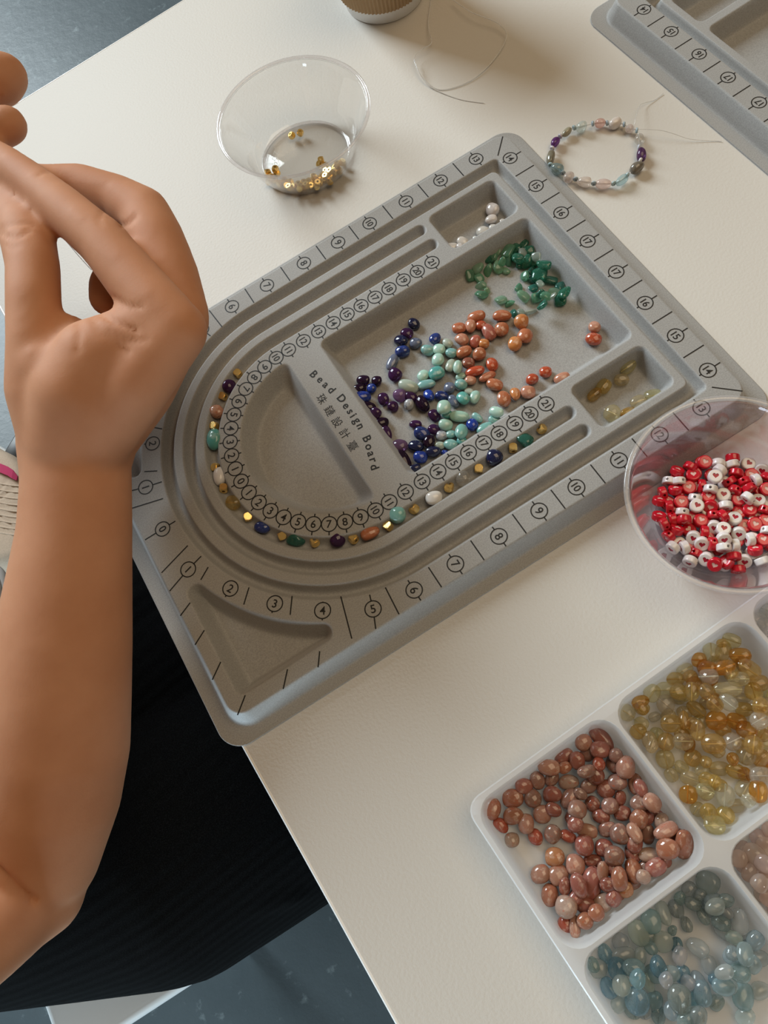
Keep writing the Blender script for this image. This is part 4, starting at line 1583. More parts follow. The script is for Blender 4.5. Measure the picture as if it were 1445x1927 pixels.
name_beads(b_ci, [(1350, 1225, "at the citrine cell's top corner"), (1290, 1265, "along the outer edge of the citrine cell"), (1400, 1260, "at the citrine heap's upper right"), (1200, 1340, "at the left corner of the citrine cell"),
                  (1250, 1310, "in the citrine heap's upper left"), (1340, 1320, "in the middle of the citrine heap"), (1420, 1340, "by the frame edge in the citrine heap"), (1240, 1390, "along the sunstone side of the citrine cell"),
                  (1300, 1400, "left of the citrine heap's middle"), (1370, 1400, "below the citrine heap's middle"), (1430, 1420, "low by the frame edge among citrines"), (1300, 1480, "on the citrine cell's thin lower left"),
                  (1370, 1490, "low in the citrine cell"), (1430, 1500, "at the citrine cell's lower right"), (1345, 1550, "in the bottom corner of the citrine cell")], 'citrines in the tray')

channels(b_ci[-len(CS):])
channels(b_c)

# aquamarine cell
ap = CellPile(0, 1)
AL = []
for k in range(34):
    a, b_ = rnd.uniform(.9, PU - .9), rnd.uniform(.9, 4.6)
    q = TR0 + a * eu + (PV + b_) * ev
    u, v = pix(np.array([q[0], q[1], TFZ + .3]))
    if u < 1455 and v < 1935 and not (1290 < u < 1350 and 1740 < v < 1840):
        AL.append((u, v, 17, 14, rnd.choice(['Q', 'Qt', 'Q', 'Qg', 'Qm', 'Qs'])))
AS = [(1020, 455, 80, 78, 'Q', 30), (870, 490, 60, 55, 'Qg'), (960, 540, 42, 42, 'Qg'), (1065, 620, 65, 60, 'Qm'), (1155, 575, 52, 45, 'Qg', 20), (800, 640, 60, 55, 'Qg'), (710, 670, 80, 50, 'Qm', 75),
      (910, 600, 60, 45, 'Qg', 20), (985, 690, 60, 35, 'Qg', 60), (815, 545, 45, 40, 'Qt'), (870, 745, 40, 52, 'Qg', 0), (1110, 735, 65, 50, 'Qg', 20), (1245, 730, 85, 55, 'Qc', 80), (1160, 665, 40, 35, 'Qm'),
      (1205, 845, 60, 45, 'Qm', 20), (620, 720, 70, 80, 'Qt', 0), (530, 810, 90, 65, 'Qm', 65), (800, 895, 40, 55, 'Qb', 0), (705, 870, 65, 68, 'Qm'), (945, 905, 75, 60, 'Qc', 50), (1030, 1040, 70, 50, 'Qc', 80),
      (1195, 950, 45, 50, 'Qg'), (1280, 960, 55, 75, 'Q', 0), (1365, 860, 65, 60, 'Q'), (395, 860, 55, 60, 'Qc'), (425, 970, 80, 55, 'Qm', 0), (290, 940, 50, 65, 'Qs', 0), (615, 910, 40, 50, 'Qt'),
      (545, 965, 40, 55, 'Qc', 0), (670, 1045, 70, 58, 'Qb', 70), (380, 1060, 60, 75, 'Qb', 0), (490, 1050, 70, 65, 'Qt'), (235, 1060, 75, 60, 'Qm', 0), (180, 1000, 50, 40, 'Qt'), (290, 1215, 70, 50, 'Qs', 60),
      (410, 1175, 60, 70, 'Qm', 0), (390, 1315, 60, 50, 'Qc'), (530, 1130, 55, 60, 'Qs'), (520, 1290, 80, 90, 'Qs', 0), (650, 1290, 60, 65, 'Qt'), (825, 1280, 80, 90, 'Qg', 0), (985, 1230, 85, 60, 'Qt', 80),
      (880, 1160, 50, 45, 'Qc'), (1130, 1190, 80, 55, 'Qt', 10), (1085, 1300, 50, 60, 'Qg'), (1130, 1085, 65, 50, 'Qc', 0), (1270, 1260, 75, 90, 'Qt', 0), (1395, 1220, 60, 65, 'Qc'), (1250, 1090, 60, 70, 'Qt'),
      (860, 1430, 55, 50, 'Qt'), (950, 1400, 60, 70, 'Qg'), (1290, 1400, 70, 60, 'Qc'), (600, 1160, 60, 40, 'Qm', 80), (730, 1140, 50, 50, 'Qc'), (820, 970, 60, 50, 'Qc'), (770, 790, 35, 30, 'Qt'), (1340, 1030, 55, 55, 'Q')]
b_a = lay(ap, AL + crop(AS, 1060, 1540, 3.753), zmax=TFZ + 1.35, tilt=18, size_k=.95)
name_beads(b_a, [(1335, 1665, "at the aquamarine cell's top corner"), (1270, 1690, "near the top of the aquamarine cell"), (1360, 1720, "by the rose quartz among aquamarines"),
                 (1240, 1740, "by the sunstones among aquamarines"), (1290, 1770, "by the bare patch among aquamarines"), (1400, 1790, "by the frame edge in the aquamarine cell"),
                 (1170, 1790, "upper left in the aquamarine cell"), (1120, 1820, "at the left corner of the aquamarine cell"), (1220, 1830, "left of the aquamarine heap's middle"), (1340, 1850, "in the aquamarine heap's middle"),
                 (1400, 1870, "at the aquamarine heap's right"), (1160, 1880, "lower left among aquamarines"), (1220, 1890, "low by the frame among aquamarines"), (1320, 1900, "low in the aquamarine cell")],
           'aquamarines in the tray')

rp = CellPile(1, 1)
RL = [(1390, 1592, 17, 14, 'R'), (1425, 1572, 17, 15, 'R'), (1440, 1592, 16, 14, 'R'), (1440, 1550, 16, 14, 'R'), (1400, 1625, 17, 15, 'R'), (1432, 1635, 16, 15, 'R'), (1425, 1690, 16, 15, 'R'), (1442, 1660, 16, 14, 'R'),
      (1385, 1620, 15, 13, 'R'), (1420, 1608, 20, 17, 'R'), (1402, 1650, 16, 14, 'R'), (1437, 1625, 16, 14, 'R'), (1408, 1678, 15, 15, 'R'), (1437, 1700, 17, 14, 'R'), (1442, 1728, 15, 14, 'R')]
b_r = lay(rp, RL, zmax=TFZ + 1.3, tilt=18)
name_beads(b_r, [(1425, 1580, "atop the rose quartz cell"), (1395, 1620, "in the rose quartz cell's corner"), (1435, 1640, "by the frame edge among rose quartz"), (1420, 1690, "low in the rose quartz cell")], 'rose quartz in the tray')
xp = CellPile(2, 0)
b_x = lay(xp, [(1424, 1169, 19, 15, 'X', 20), (1444, 1150, 15, 14, 'X'), (1441, 1178, 15, 13, 'X'), (1447, 1195, 15, 14, 'X')], zmax=TFZ + 1.0, tilt=18)
name_beads([(o, 'quartz', cw, sw, uv) for (o, st, cw, sw, uv) in b_x], [(1424, 1169, "in the clear cell's corner"), (1445, 1150, "by the frame edge in the clear cell"), (1443, 1190, "low in the clear cell by the frame")], 'clear quartz in the tray')
for o, *_ in b_x:
    o.name = 'quartz_bead'

# ---------------------------------------------------------------- finished bracelet
br = put('bead_bracelet', None, loc=V(34.6, 18.5, TT))
tag(br, 'finished pastel stone bracelet lying on the table beyond the board', 'bracelet')
# (crop x, crop y, half long, half short, kind, colour, angle)
BR = [(405, 185, 52, 50, 'aquamarine', (.88, .95, .93), -20), (507, 158, 14, 22, 'sp', (.36, .45, .52), 0), (575, 150, 48, 42, 'rose quartz', (.96, .70, .64), -10), (637, 152, 14, 22, 'sp', (.36, .45, .52), 0),
      (714, 153, 60, 48, 'moonstone', (.88, .80, .75), -40), (791, 165, 16, 24, 'sp', (.36, .45, .52), 15), (845, 205, 38, 40, 'rose quartz', (.95, .86, .83), 40), (906, 220, 22, 24, 'sp', (.44, .62, .74), 40),
      (930, 300, 60, 46, 'citrine', (.96, .96, .95), 70), (925, 372, 22, 14, 'sp', (.62, .66, .78), -30), (950, 435, 70, 45, 'amethyst', (.22, .10, .26), 85), (940, 490, 22, 12, 'sp', (.86, .86, .86), 0),
      (900, 560, 78, 50, 'labradorite', (.24, .21, .17), -45), (820, 625, 22, 20, 'sp', (.46, .62, .68), -40), (765, 672, 70, 42, 'aquamarine', (.68, .85, .88), -30), (697, 700, 18, 20, 'sp', (.40, .54, .58), 0),
      (605, 702, 72, 46, 'rose quartz', (.97, .82, .77), 0), (517, 700, 16, 24, 'sp', (.36, .45, .52), 0), (430, 685, 66, 46, 'rose quartz', (.97, .88, .82), 5), (352, 660, 16, 22, 'sp', (.36, .45, .52), 10),
      (290, 642, 48, 58, 'rose quartz', (.97, .88, .84), 25), (236, 604, 18, 22, 'sp', (.36, .45, .52), 45), (180, 565, 66, 52, 'aquamarine', (.50, .66, .70), 20), (125, 530, 20, 18, 'sp', (.40, .55, .60), 30),
      (125, 465, 85, 38, 'labradorite', (.26, .24, .18), -75), (140, 380, 20, 10, 'sp', (.75, .72, .82), 0), (165, 322, 58, 38, 'amethyst', (.26, .09, .34), -60), (212, 272, 16, 14, 'sp', (.56, .52, .60), 45),
      (270, 238, 60, 34, 'labradorite', (.46, .43, .32), -42), (338, 195, 18, 22, 'sp', (.36, .48, .52), -20)]
SP = mesh('spacer', *lathe([(.35, -.8), (.8, -.7), (1, 0), (.8, .7), (.35, .8)], 16, closed=True), scale=False)
SP = mesh('spacer', [(z, x, y) for x, y, z in [tuple(v.co) for v in SP.vertices]], [tuple(p.vertices) for p in SP.polygons], scale=False)
m_sp = gem('spacer_stone', rough=.3)
SP.materials.append(m_sp)
cpts = []
for (x, y, a, b_, k, rgb, ang) in BR:
    u, v = 1010 + x / 4.817, 200 + y / 4.817
    kk_ = depth(at(u, v, TT + .4)) / FOC / 4.817
    A, B = a * kk_, b_ * kk_
    if k == 'sp':
        A, B = .10, .17
    elif B > A:
        A, B, ang = B, A, ang + 90
    p = at(u, v, TT + .36)
    cpts.append(p)
    me = SP if k == 'sp' else rnd.choice(SM[k])
    o = bpy.data.objects.new('spacer_bead' if k == 'sp' else 'stone_bead', me)
    col.objects.link(o)
    o.parent = br
    o.location = V(*p) - br.location
    if k == 'sp':
        hd = None
    else:
        hd = img_heading(p, ang)
        o.rotation_euler = (0, 0, hd)
    o.scale = (A * .01, B * .01, (min(B, .36) if k != 'sp' else B) * .01)
    o.color = (*rgb, 1)
for i, o in enumerate([c_ for c_ in br.children]):
    if o.name.startswith('spacer'):
        t = cpts[(i + 1) % len(cpts)] - cpts[i - 1]
        o.rotation_euler = (0, 0, math.atan2(t[1], t[0]))
cent = np.array([34.6, 18.5, TT])
put('elastic', mesh('elastic', *tube([p - cent for p in catmull(cpts, 4, True)], .03, 6, True)), m_thread, br)
t1 = [at(u, v, TT + z) for u, v, z in ((1193, 243, .5), (1196, 222, .7), (1203, 200, .4), (1212, 194, .2), (1232, 188, .05), (1248, 176, .05))]
t2 = [at(u, v, TT + z) for u, v, z in ((1196, 243, .5), (1240, 245, .5), (1265, 251, .4), (1300, 262, .15), (1345, 265, .05), (1358, 266, .05))]
for t in (t1, t2):
    put('thread_tail', mesh('thread_tail', *tube([p - cent for p in catmull(t, 8)], .02, 6)), m_thread, br)

# loose nylon thread on the table
T1 = [(852, 0, .4), (885, 22, .6), (912, 33, .6), (935, 43, .5), (952, 60, .4), (950, 78, .3), (938, 100, .2), (915, 128, .1), (885, 152, .06), (850, 166, .05), (823, 168, .06), (800, 152, .2), (784, 128, .3), (780, 108, .4), (795, 92, .5), (812, 80, .6),
      (806, 50, .3), (808, 20, .2), (814, -20, .1)]
th = put('nylon_thread', mesh('nylon_thread', *tube(catmull([at(u, v, TT + z) - at(850, 100, TT) for u, v, z in T1], 8), .028, 6)), m_thread, loc=V(*at(850, 100, TT)))
tag(th, 'loose loop of clear nylon thread on the table beside the paper cup', 'thread')
T2 = [(780, 112, .45), (790, 140, .3), (806, 160, .15), (835, 176, .05), (870, 188, .03), (910, 194, .03)]
th2 = put('nylon_thread', mesh('nylon_thread', *tube(catmull([at(u, v, TT + z) - at(850, 160, TT) for u, v, z in T2], 8), .028, 6)), m_thread, loc=V(*at(850, 160, TT)))
tag(th2, 'short end of clear nylon thread trailing below the thread loop', 'thread')

# ---------------------------------------------------------------- paper cup
CU = (31.75, 38.75)
cup = put('paper_cup', None, loc=V(*CU, TT))
tag(cup, 'white paper cup in a ribbed kraft sleeve at the top of the table', 'cup')
put('cup_body', mesh('cup_body', *lathe([(0.001, .35), (2.55, .35), (2.62, .02), (2.74, .0), (2.80, .06), (3.85, 8.8), (3.98, 8.9), (3.9, 9.02), (3.74, 8.9), (2.66, .5), (0.001, .5)], 64)), m_paper, cup)
N = 74
vs, fs = [], []
for i in range(N * 4):
    a = 2 * math.pi * i / (N * 4)
    k = .16 * (1 - math.cos(a * N)) / 2
    for z in (.95, 1.0, 6.6, 6.65):
        r = 2.83 + .12 * (z) + .03 + (k if 0.96 < z < 6.62 else k * .6)
        vs.append((r * math.cos(a), r * math.sin(a), z))
for i in range(N * 4):
    j = (i + 1) % (N * 4)
    for q in range(3):
        fs.append((i * 4 + q, j * 4 + q, j * 4 + q + 1, i * 4 + q + 1))
put('corrugated_sleeve', mesh('corrugated_sleeve', vs, fs), m_kraft, cup)
put('lid', mesh('lid', *lathe([(0.001, 9.75), (3.2, 9.75), (3.35, 9.6), (3.45, 9.12), (4.05, 9.05), (4.1, 8.8), (4.0, 8.75), (3.97, 8.95), (0.001, 8.97)], 64)), m_lid, cup)

# ---------------------------------------------------------------- stools and what lies on them


def stool(name, cx_, cy_, zt, w, d, rot, label):
    s = put(name, None, loc=V(cx_, cy_, FL))
    s.rotation_euler = (0, 0, rot)
    h = zt - FL
    o = put('seat', mesh('seat', *rbox(-w / 2, w / 2, -d / 2, d / 2, h - 2.2, h, .6, 3, rc=1.8)), m_whiteplastic, s)
    for sx in (-1, 1):
        for sy in (-1, 1):
            x, y = sx * (w / 2 - 3), sy * (d / 2 - 3)
            put('leg', mesh('leg', *tube([(x + sx * 1.5, y + sy * 1.5, .05), (x, y, h - 2)], 1.1, 12)), m_whiteplastic, s)
    tag(s, label, 'stool')
    return s


stool('stool', -16.5, 9.0, -31.5, 32, 34.6, 0, 'white seat showing under the black skirt at the bottom frame edge')
SA, SB = at(0, 838, -36)[:2], at(46, 867, -36)[:2]
sd_ = (SB - SA) / np.linalg.norm(SB - SA)
sn_ = np.array([sd_[1], -sd_[0]])
if pix(np.array([*(SA + sn_), -36.]))[1] < 838:
    sn_ = -sn_
BS = (SA + SB) / 2 + sn_ * 11 + sd_ * 1.0
stool('stool', BS[0], BS[1], -36, 24, 22, math.atan2(sd_[1], sd_[0]), 'white stool under the beige cloth bag at the left frame edge')

# bag: folded canvas with pleats, lying on the second stool
pl = [(-8, 882), (-3, 848), (20, 856), (47, 872), (70, 900), (85, 960), (80, 1020), (70, 1060), (30, 1075), (-30, 1080), (-60, 980)]
ctr = at(10, 970, -35)
ring0 = [at(u, v, -35) - ctr for u, v in pl]
ring0 = [np.array(p) for p in catmull(ring0, 6, True)]
vs, fs = [], []
nr = len(ring0)
for z, k in ((-1.0, .97), (-.2, 1.0), (.9, 1.0), (2.0, .965), (2.6, .90), (2.75, .80), (2.8, .6), (2.8, .4), (2.8, .2)):
    for p in ring0:
        q = p * k
        uv = pix(ctr + np.array([q[0], q[1], z]))
        wv_ = .22 * (abs(math.sin(uv[1] * math.pi / 11.5)) ** .5 - .7) if (z > 2.3 and 905 < uv[1] < 1010) else 0
        vs.append((q[0], q[1], z + wv_))
L_ = 9
for i in range(L_ - 1):
    for k in range(nr):
        fs.append((i * nr + k, i * nr + (k + 1) % nr, (i + 1) * nr + (k + 1) % nr, (i + 1) * nr + k))
fs.append(tuple((L_ - 1) * nr + k for k in range(nr)))
# finer pleats as raised folds
bag = put('cloth_bag', mesh('cloth_bag', vs, fs), m_canvas, loc=V(*ctr))
tag(bag, 'beige pleated cloth bag with a crimson tie at the left frame edge', 'bag')
for k, v in enumerate((911, 923, 935, 947, 959, 970, 981, 992, 1003)):
    pts = [at(u, v + (u - 20) * .05 + 3 * math.sin(u * .05), -32.2) - ctr for u in (-20, 0, 20, 40, 60)]
    put('pleat', mesh('pleat', *tube(catmull(pts, 4), .10, 8)), m_canvas, bag)
rb = []
for u, v, h in ((-10, 868, .3), (0, 872, .45), (15, 878, .5), (24, 884, .45), (33, 896, .2)):
    rb.append([at(u, v, -32.0 + h) - ctr, at(u - 2, v + 16 - (8 if u > 28 else 0), -32.0 + h * .5) - ctr])
vs = [p for r_ in rb for p in r_]
n = len(vs)
vs = vs + [p - np.array([0, 0, .12]) for p in vs]
fs = []
for i in range(4):
    a = 2 * i
    fs += [(a, a + 1, a + 3, a + 2), (n + a, n + a + 2, n + a + 3, n + a + 1), (a, a + 2, n + a + 2, n + a), (a + 1, n + a + 1, n + a + 3, a + 3)]
put('ribbon_tie', mesh('ribbon_tie', vs, fs, smooth=False), m_pink, bag)
vs, fs = [], []
sc0 = at(-15, 1110, -31)
pts = [at(u, v, -31 + h) - sc0 for u, v, h in ((-60, 1020, 0), (-20, 1060, .6), (5, 1085, .8), (10, 1130, .6), (-15, 1180, 0))]
P_ = []
for k in range(5):
    off = np.array([-.55 * k, -.1 * k, .25 * math.sin(k * 1.3)])
    P_.append(tube(catmull([p + off for p in pts], 8), .42, 10))
kn = put('knit_scarf', mesh('knit_scarf', *joinm(P_)), m_greyknit, loc=V(*sc0))
tag(kn, 'soft grey knitted cloth beside the beige bag, mostly hidden by the forearm', 'scarf')
bk = at(48, 853, -37)
blk = put('black_clip', mesh('black_clip', *rbox(-1.6, 1.6, -1.0, 1.0, 0, .9, .2, 2)), m_darkplastic, loc=V(bk[0], bk[1], -36))
blk.rotation_euler = (0, 0, .6)
tag(blk, 'small black object on the stool edge, peeking out beside the wrist', 'clip')


# ---------------------------------------------------------------- the person
def cone_sphere_chain(chain, n=30):
    """[(point, radius)] -> closed tapered capsules, overlapping"""
    parts = []
    for (p, r), (q, s) in zip(chain[:-1], chain[1:]):
        p, q = np.array(p, float), np.array(q, float)
        ax = q - p
        L = np.linalg.norm(ax)
        if L < 1e-6:
            continue
        ax = ax / L
        a = np.cross(ax, [0.3, .2, 1.0])
        a /= np.linalg.norm(a)
        b_ = np.cross(ax, a)
        prof = []
        for i in range(7):
            t = -math.pi / 2 + math.pi / 2 * i / 6
            prof.append((max(r * math.cos(t), 1e-3), r * math.sin(t)))
        for i in range(7):
            t = math.pi / 2 * i / 6
            prof.append((max(s * math.cos(t), 1e-3), L + s * math.sin(t)))
        vs, fs = [], []
        for rad, h in prof:
            for k in range(n):
                w = 2 * math.pi * k / n
                vs.append(p + ax * h + rad * (math.cos(w) * a + math.sin(w) * b_))
        for i in range(13):
            for k in range(n):
                fs.append((i * n + k, i * n + (k + 1) % n, (i + 1) * n + (k + 1) % n, (i + 1) * n + k))
        fs.append(tuple(range(n))[::-1])
        fs.append(tuple(13 * n + k for k in range(n)))
        parts.append((vs, fs))
    return parts


def px(u, v, z, rpx):
    p = at(u, v, z)
    return (p, rpx * depth(p) / FOC)


def skin_mesh(name, chains, voxel, smooth_it, origin, fac=.5):
    parts = []
    for c_ in chains:
        parts += cone_sphere_chain(c_)
    vs, fs = joinm(parts)
    me = mesh(name, np.array(vs) - origin, fs)
    o = bpy.data.objects.new('tmp', me)
    col.objects.link(o)
    md = o.modifiers.new('r', 'REMESH')
    md.mode = 'VOXEL'
    md.voxel_size = voxel * .01
    md.use_smooth_shade = True
    s = o.modifiers.new('s', 'SMOOTH')
    s.factor = fac
    s.iterations = smooth_it
    bpy.context.view_layer.update()
    out = apply_mods(o, name)
    bpy.data.objects.remove(o)
    out.shade_smooth()
    return out


ORG = np.array([-28.0, 10.0, -30.0])
fore = [px(40, 1672, -1.2, 98), px(60, 1600, -.6, 128), px(80, 1500, .4, 142), px(97, 1400, 1.5, 143), px(109, 1300, 2.6, 134), px(121, 1200, 3.6, 124), px(132, 1100, 4.5, 113), px(142, 1000, 5.4, 103), px(145, 900, 6.2, 99)]
wrist = [px(145, 900, 6.2, 99), px(140, 830, 6.6, 102)]
wr2 = [px(146, 900, 5.2, 88), px(160, 830, 5.2, 95)]
SH_R, SH_L = np.array([-29., -6.5, 22.]), np.array([-30., 25.5, 22.])
upper = [px(62, 1676, -1.2, 96), px(20, 1722, .2, 84), px(-40, 1775, 2.0, 86), (SH_R + np.array([6., 1., -6.]), 4.4), (SH_R, 5.0)]
chains = [fore, wrist, wr2, upper]
W_R = (at(150, 850, 6.4), 2.0)
# palm: metacarpals fan out from the wrist, index nearest the camera
chains += [[px(172, 830, 7.4, 70), px(255, 722, 8.9, 66), px(334, 622, 9.8, 57)],
           [px(178, 830, 6.4, 74), px(265, 725, 7.4, 66), px(350, 606, 8.0, 44)],
           [px(170, 835, 5.4, 70), px(255, 720, 5.9, 62), px(345, 612, 6.2, 40)],
           [px(160, 840, 4.6, 66), px(235, 730, 4.6, 58), px(325, 640, 4.6, 38)],
           [px(140, 830, 7.2, 95), px(150, 740, 8.8, 92), px(180, 680, 9.4, 80), px(240, 645, 9.5, 66), px(310, 620, 9.7, 60)],
           [px(150, 730, 8.0, 92), px(230, 700, 7.8, 78)]]
# thumb
chains += [[px(112, 830, 7.4, 72), px(74, 735, 8.8, 62), px(66, 640, 9.9, 52), px(63, 560, 10.4, 50), px(62, 500, 10.4, 49), px(50, 440, 10.1, 50), px(22, 388, 9.4, 45), px(-18, 340, 8.8, 38)],
           [px(90, 690, 9.4, 62), px(130, 640, 9.2, 48)]]
# index
chains += [[px(334, 622, 9.8, 57), px(296, 582, 10.1, 58), px(258, 535, 10.3, 54), px(218, 487, 10.5, 50), px(196, 458, 10.6, 49), px(166, 433, 10.7, 46), px(118, 391, 10.7, 43), px(64, 347, 10.6, 38), px(10, 306, 10.5, 33), px(-35, 280, 10.4, 29)]]
# middle
chains += [[px(352, 590, 8.2, 42), px(322, 520, 8.4, 53), px(294, 455, 8.6, 55), px(272, 402, 8.7, 49), px(222, 372, 8.8, 42), px(150, 345, 9.1, 36), px(85, 340, 9.4, 30), px(20, 340, 9.6, 27)]]
# ring and little finger, curled behind
chains += [[px(345, 612, 6.2, 40), px(315, 540, 6.2, 42), px(272, 465, 6.4, 40), px(232, 478, 6.8, 34), px(198, 535, 7.2, 31), px(196, 565, 7.4, 29)],
           [px(325, 640, 4.6, 38), px(305, 575, 4.4, 36), px(275, 525, 4.6, 34), px(240, 560, 5.2, 31), px(225, 600, 5.8, 29)]]
# left arm and hand, reaching in from outside the frame
lt, li = at(14, 236, 10.3), at(16, 146, 10.6)
WL = np.array([-9.5, 31.5, 9.0])
chains += [[(SH_L, 5.0), (np.array([-23., 34., 9.]), 4.3), (np.array([-19., 37., 1.]), 3.9), (np.array([-16., 35.5, 3.5]), 3.8), (np.array([-12., 33., 7.]), 2.9), (WL, 2.3)],
           [(WL, 2.2), (np.array([-6., 31., 9.4]), 2.3), (np.array([-3., 31.5, 9.6]), 2.0), (np.array([-.8, 33.5, 9.6]), 1.2)],
           [(np.array([-6., 32.5, 9.]), 2.1), (np.array([-2.5, 34., 8.6]), 1.6), (np.array([-.9, 35.2, 8.4]), 1.15)],
           [(np.array([-6.5, 30., 9.8]), 1.7), (np.array([-2.5, 29.6, 10.4]), 1.25), (np.array([1.2, 29.6, 10.4]), 1.0), (np.array([3.6, 30.2, 10.3]), .95), px(14, 236, 10.3, 37)],
           [(np.array([-.8, 33.5, 9.6]), 1.15), (np.array([1.8, 34.6, 10.6]), 1.0), (np.array([4.3, 34.2, 10.8]), .95), px(-6, 150, 10.7, 50), px(8, 144, 10.6, 43)],
           [(np.array([-.9, 35.2, 8.4]), 1.1), (np.array([1.0, 36.8, 9.0]), .95), (np.array([2.6, 35.8, 9.6]), .85)],
           [(np.array([-2.0, 35.6, 7.6]), 1.1), (np.array([-.6, 37.4, 7.8]), .9), (np.array([.8, 36.6, 8.2]), .8)],
           [(np.array([-3.0, 35.6, 6.8]), 1.0), (np.array([-2.4, 37.2, 6.8]), .8), (np.array([-1.2, 36.6, 7.2]), .75)]]
# trunk, neck, head, legs
HD = np.array([-17., 10., 43.])
chains += [[(SH_R, 5.0), (np.array([-31., 2., 24.]), 5.5), (np.array([-31., 17., 24.]), 5.5), (SH_L, 5.0)],
           [(np.array([-31., 11., -14.]), 10.6), (np.array([-31., 9.5, 2.]), 9.5), (np.array([-30., 9.5, 14.]), 10.5), (np.array([-30., 9.5, 22.]), 8.0)],
           [(np.array([-30., 10., 24.]), 5.6), (np.array([-23.5, 10., 33.]), 5.2), (HD + np.array([-1., 0, 0]), 7.6), (HD + np.array([1., 0, 2.]), 8.6)],
           [(HD + np.array([1.5, 0, -3.5]), 6.6), (HD + np.array([4.5, 0, -7.]), 3.9)],
           [(HD + np.array([8.6, 0, -.5]), 1.0), (HD + np.array([10.6, 0, -2.6]), 1.1)],
           [(np.array([-28., 9., -19.]), 7.6), (np.array([8., -1., -19.]), 6.4), (np.array([13., -1., -22.]), 5.8), (np.array([10., -1., -50.]), 4.6), (np.array([8., -1., -70.]), 3.6), (np.array([8., -1., -73.5]), 2.7)],
           [(np.array([8., -1., -73.5]), 2.6), (np.array([22., -1.5, -74.2]), 2.0)],
           [(np.array([-28., 12., -19.]), 7.6), (np.array([8., 14., -19.]), 6.2), (np.array([13., 14., -22.]), 5.8), (np.array([10., 14., -50.]), 4.6), (np.array([8., 14., -70.]), 3.6), (np.array([8., 14., -73.5]), 2.7)],
           [(np.array([8., 14., -73.5]), 2.6), (np.array([22., 14.5, -74.2]), 2.0)]]
for s in (-1, 1):
    chains.append([(HD + np.array([.5, s * 7.9, -1.5]), 1.3), (HD + np.array([.2, s * 8.4, .8]), 1.6)])
me = skin_mesh('person', chains, .19, 16, ORG)
# creases pressed into the skin: polylines seen from the front, (points, depth, width in px)
vv = np.empty(len(me.vertices) * 3)
me.vertices.foreach_get('co', vv)
vv = vv.reshape(-1, 3)
nn_ = np.empty(len(me.vertices) * 3)
me.vertices.foreach_get('normal', nn_)
nn_ = nn_.reshape(-1, 3)
wp = vv * 100 + ORG
uv = pix(wp)
facing = ((CAM - wp) * nn_).sum(1) > 0
zcam = (wp - CAM) @ ROT[2]
near = zcam < 42
for pts, dep, wid in (([(2, 438), (18, 447), (36, 446), (54, 434)], .09, 3.0), ([(3, 428), (20, 424), (48, 420), (62, 424)], .07, 3.0), ([(8, 460), (22, 466), (34, 464)], .05, 3.0), ([(195, 395), (186, 415), (190, 424)], .06, 3.0), ([(228, 424), (242, 420), (254, 408)], .12, 4.0), ([(72, 330), (84, 322), (92, 326)], .05, 3.0), ([(212, 560), (240, 576), (268, 578)], .10, 4.0),
                      ([(180, 585), (215, 605), (232, 612), (258, 622)], .14, 4.5), ([(205, 622), (240, 640), (275, 640)], .07, 5), ([(165, 580), (195, 630), (240, 662)], .07, 6), ([(140, 570), (150, 620), (145, 660)], .07, 7),
                      ([(-10, 1632), (10, 1650), (35, 1675), (62, 1697)], .30, 6.0)):
    P2 = np.array(pts, float)
    dmin = np.full(len(uv), 1e9)
    for a, b_ in zip(P2[:-1], P2[1:]):
        t = np.clip(((uv - a) @ (b_ - a)) / ((b_ - a) @ (b_ - a)), 0, 1)
        dmin = np.minimum(dmin, np.linalg.norm(uv - (a + t[:, None] * (b_ - a)), axis=1))
    k = np.exp(-(dmin / wid) ** 2) * dep * .01 * facing * near
    vv = vv - nn_ * k[:, None]
me.vertices.foreach_set('co', vv.reshape(-1))
me.update()
pe = put('person', me, m_skin, loc=V(*ORG))
tag(pe, 'seated person in a black ribbed knit dress threading beads with a raised bare arm', 'person')

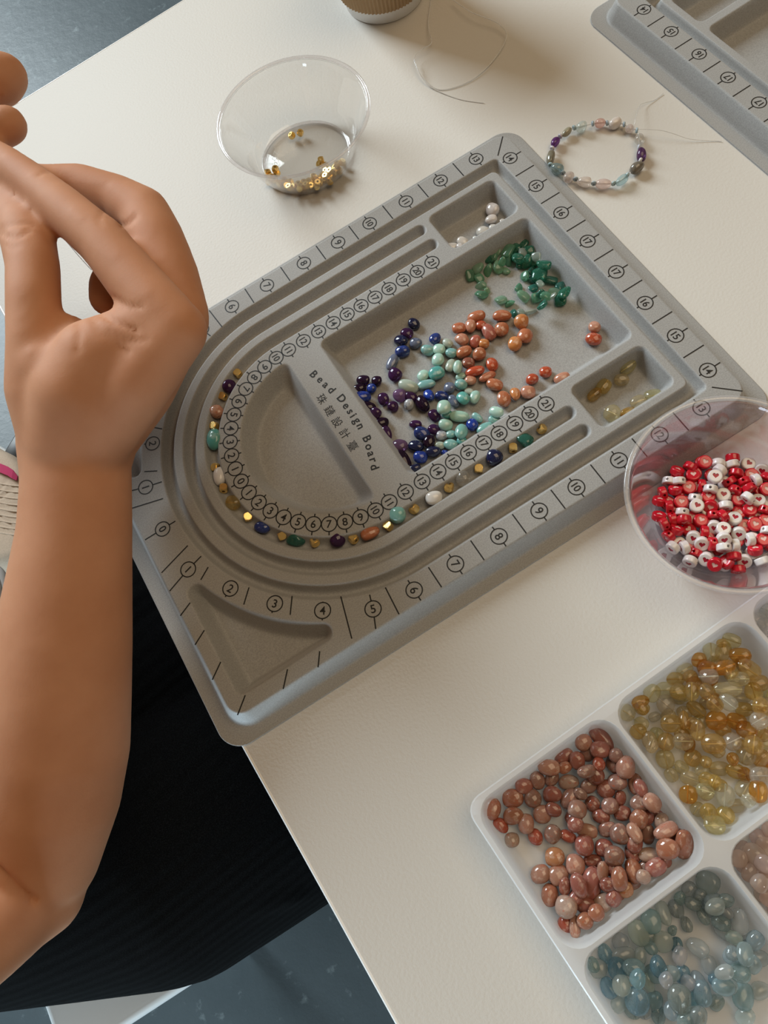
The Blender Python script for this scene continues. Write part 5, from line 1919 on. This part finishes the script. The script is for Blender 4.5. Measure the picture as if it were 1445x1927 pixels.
dch = [[(np.array([-31., 11., -14.]), 12.6), (np.array([-31., 9.5, 2.]), 11.0), (np.array([-30., 9.5, 14.]), 12.0), (np.array([-30., 9.5, 19.]), 9.5)],
       [(np.array([-30.5, 2., 22.]), 6.2), (np.array([-30.5, 17., 22.]), 6.2)],
       [(np.array([-36., 13.5, -19.5]), 11.0), (np.array([-24., 6.4, -19.]), 10.4), (np.array([-12., 1.0, -18.6]), 10.1), (np.array([-2., .3, -18.6]), 9.4), (np.array([6., -.5, -18.6]), 8.4)],
       [(np.array([-32., 11., -19.5]), 10.0), (np.array([-12., 12.5, -19.]), 9.2), (np.array([6., 14., -19.]), 8.2)],
       [(np.array([-30., 10., -20.]), 9.5), (np.array([-12., 9.5, -19.]), 8.6), (np.array([6., 9.5, -19.]), 7.4)],
       [(np.array([-24., 8., -18.]), 9.2), (np.array([2., 9.5, -18.]), 7.8)],
       # folds
       [(np.array([-18., -3.0, -13.0]), 1.2), (np.array([-12., -5.2, -12.6]), 1.2), (np.array([-5., -7.4, -14.0]), .8)]]
me = skin_mesh('knit_dress', dch, .45, 6, ORG)
put('knit_dress', me, m_knit, pe)
hch = [[(HD + np.array([-2., 0, 2.]), 9.0), (HD + np.array([-.5, 0, 4.]), 8.6)], [(HD + np.array([-4., -5.5, 0]), 4.6), (HD + np.array([-6., -6., -16]), 3.2)], [(HD + np.array([-4., 5.5, 0]), 4.6), (HD + np.array([-6., 6., -16]), 3.2)],
       [(HD + np.array([-5., 0, 0]), 6.5), (HD + np.array([-8., 0, -18]), 4.0)]]
me = skin_mesh('hair', hch, .5, 4, ORG)
put('hair', me, m_hair, pe)
for s in (-1, 1):
    ec = HD + np.array([8.4, s * 3.2, .3])
    me = mesh('eye', *lathe([(.001, -1), (.6, -.8), (1, 0), (.6, .8), (.001, 1)], 16))
    put('eye', me, m_darkplastic, pe, loc=V(*ec) - pe.location)
mo = put('mouth', mesh('mouth', *tube([HD + np.array([7.0, y, -7.2]) - ORG for y in (-2, -1, 0, 1, 2)], .45, 8)), plain('lip', (.4, .12, .1), .4), pe)

# thread held in the fingers
HT = [(98, 424, 9.6), (128, 458, 9.3), (150, 484, 8.8), (172, 508, 8.0)]
h0 = at(60, 400, 10)
hh = put('nylon_thread', mesh('nylon_thread', *tube(catmull([at(*t) - h0 for t in HT], 6), .02, 6)), m_thread, loc=V(*h0))
tag(hh, 'fine clear thread held between thumb and index finger', 'thread')
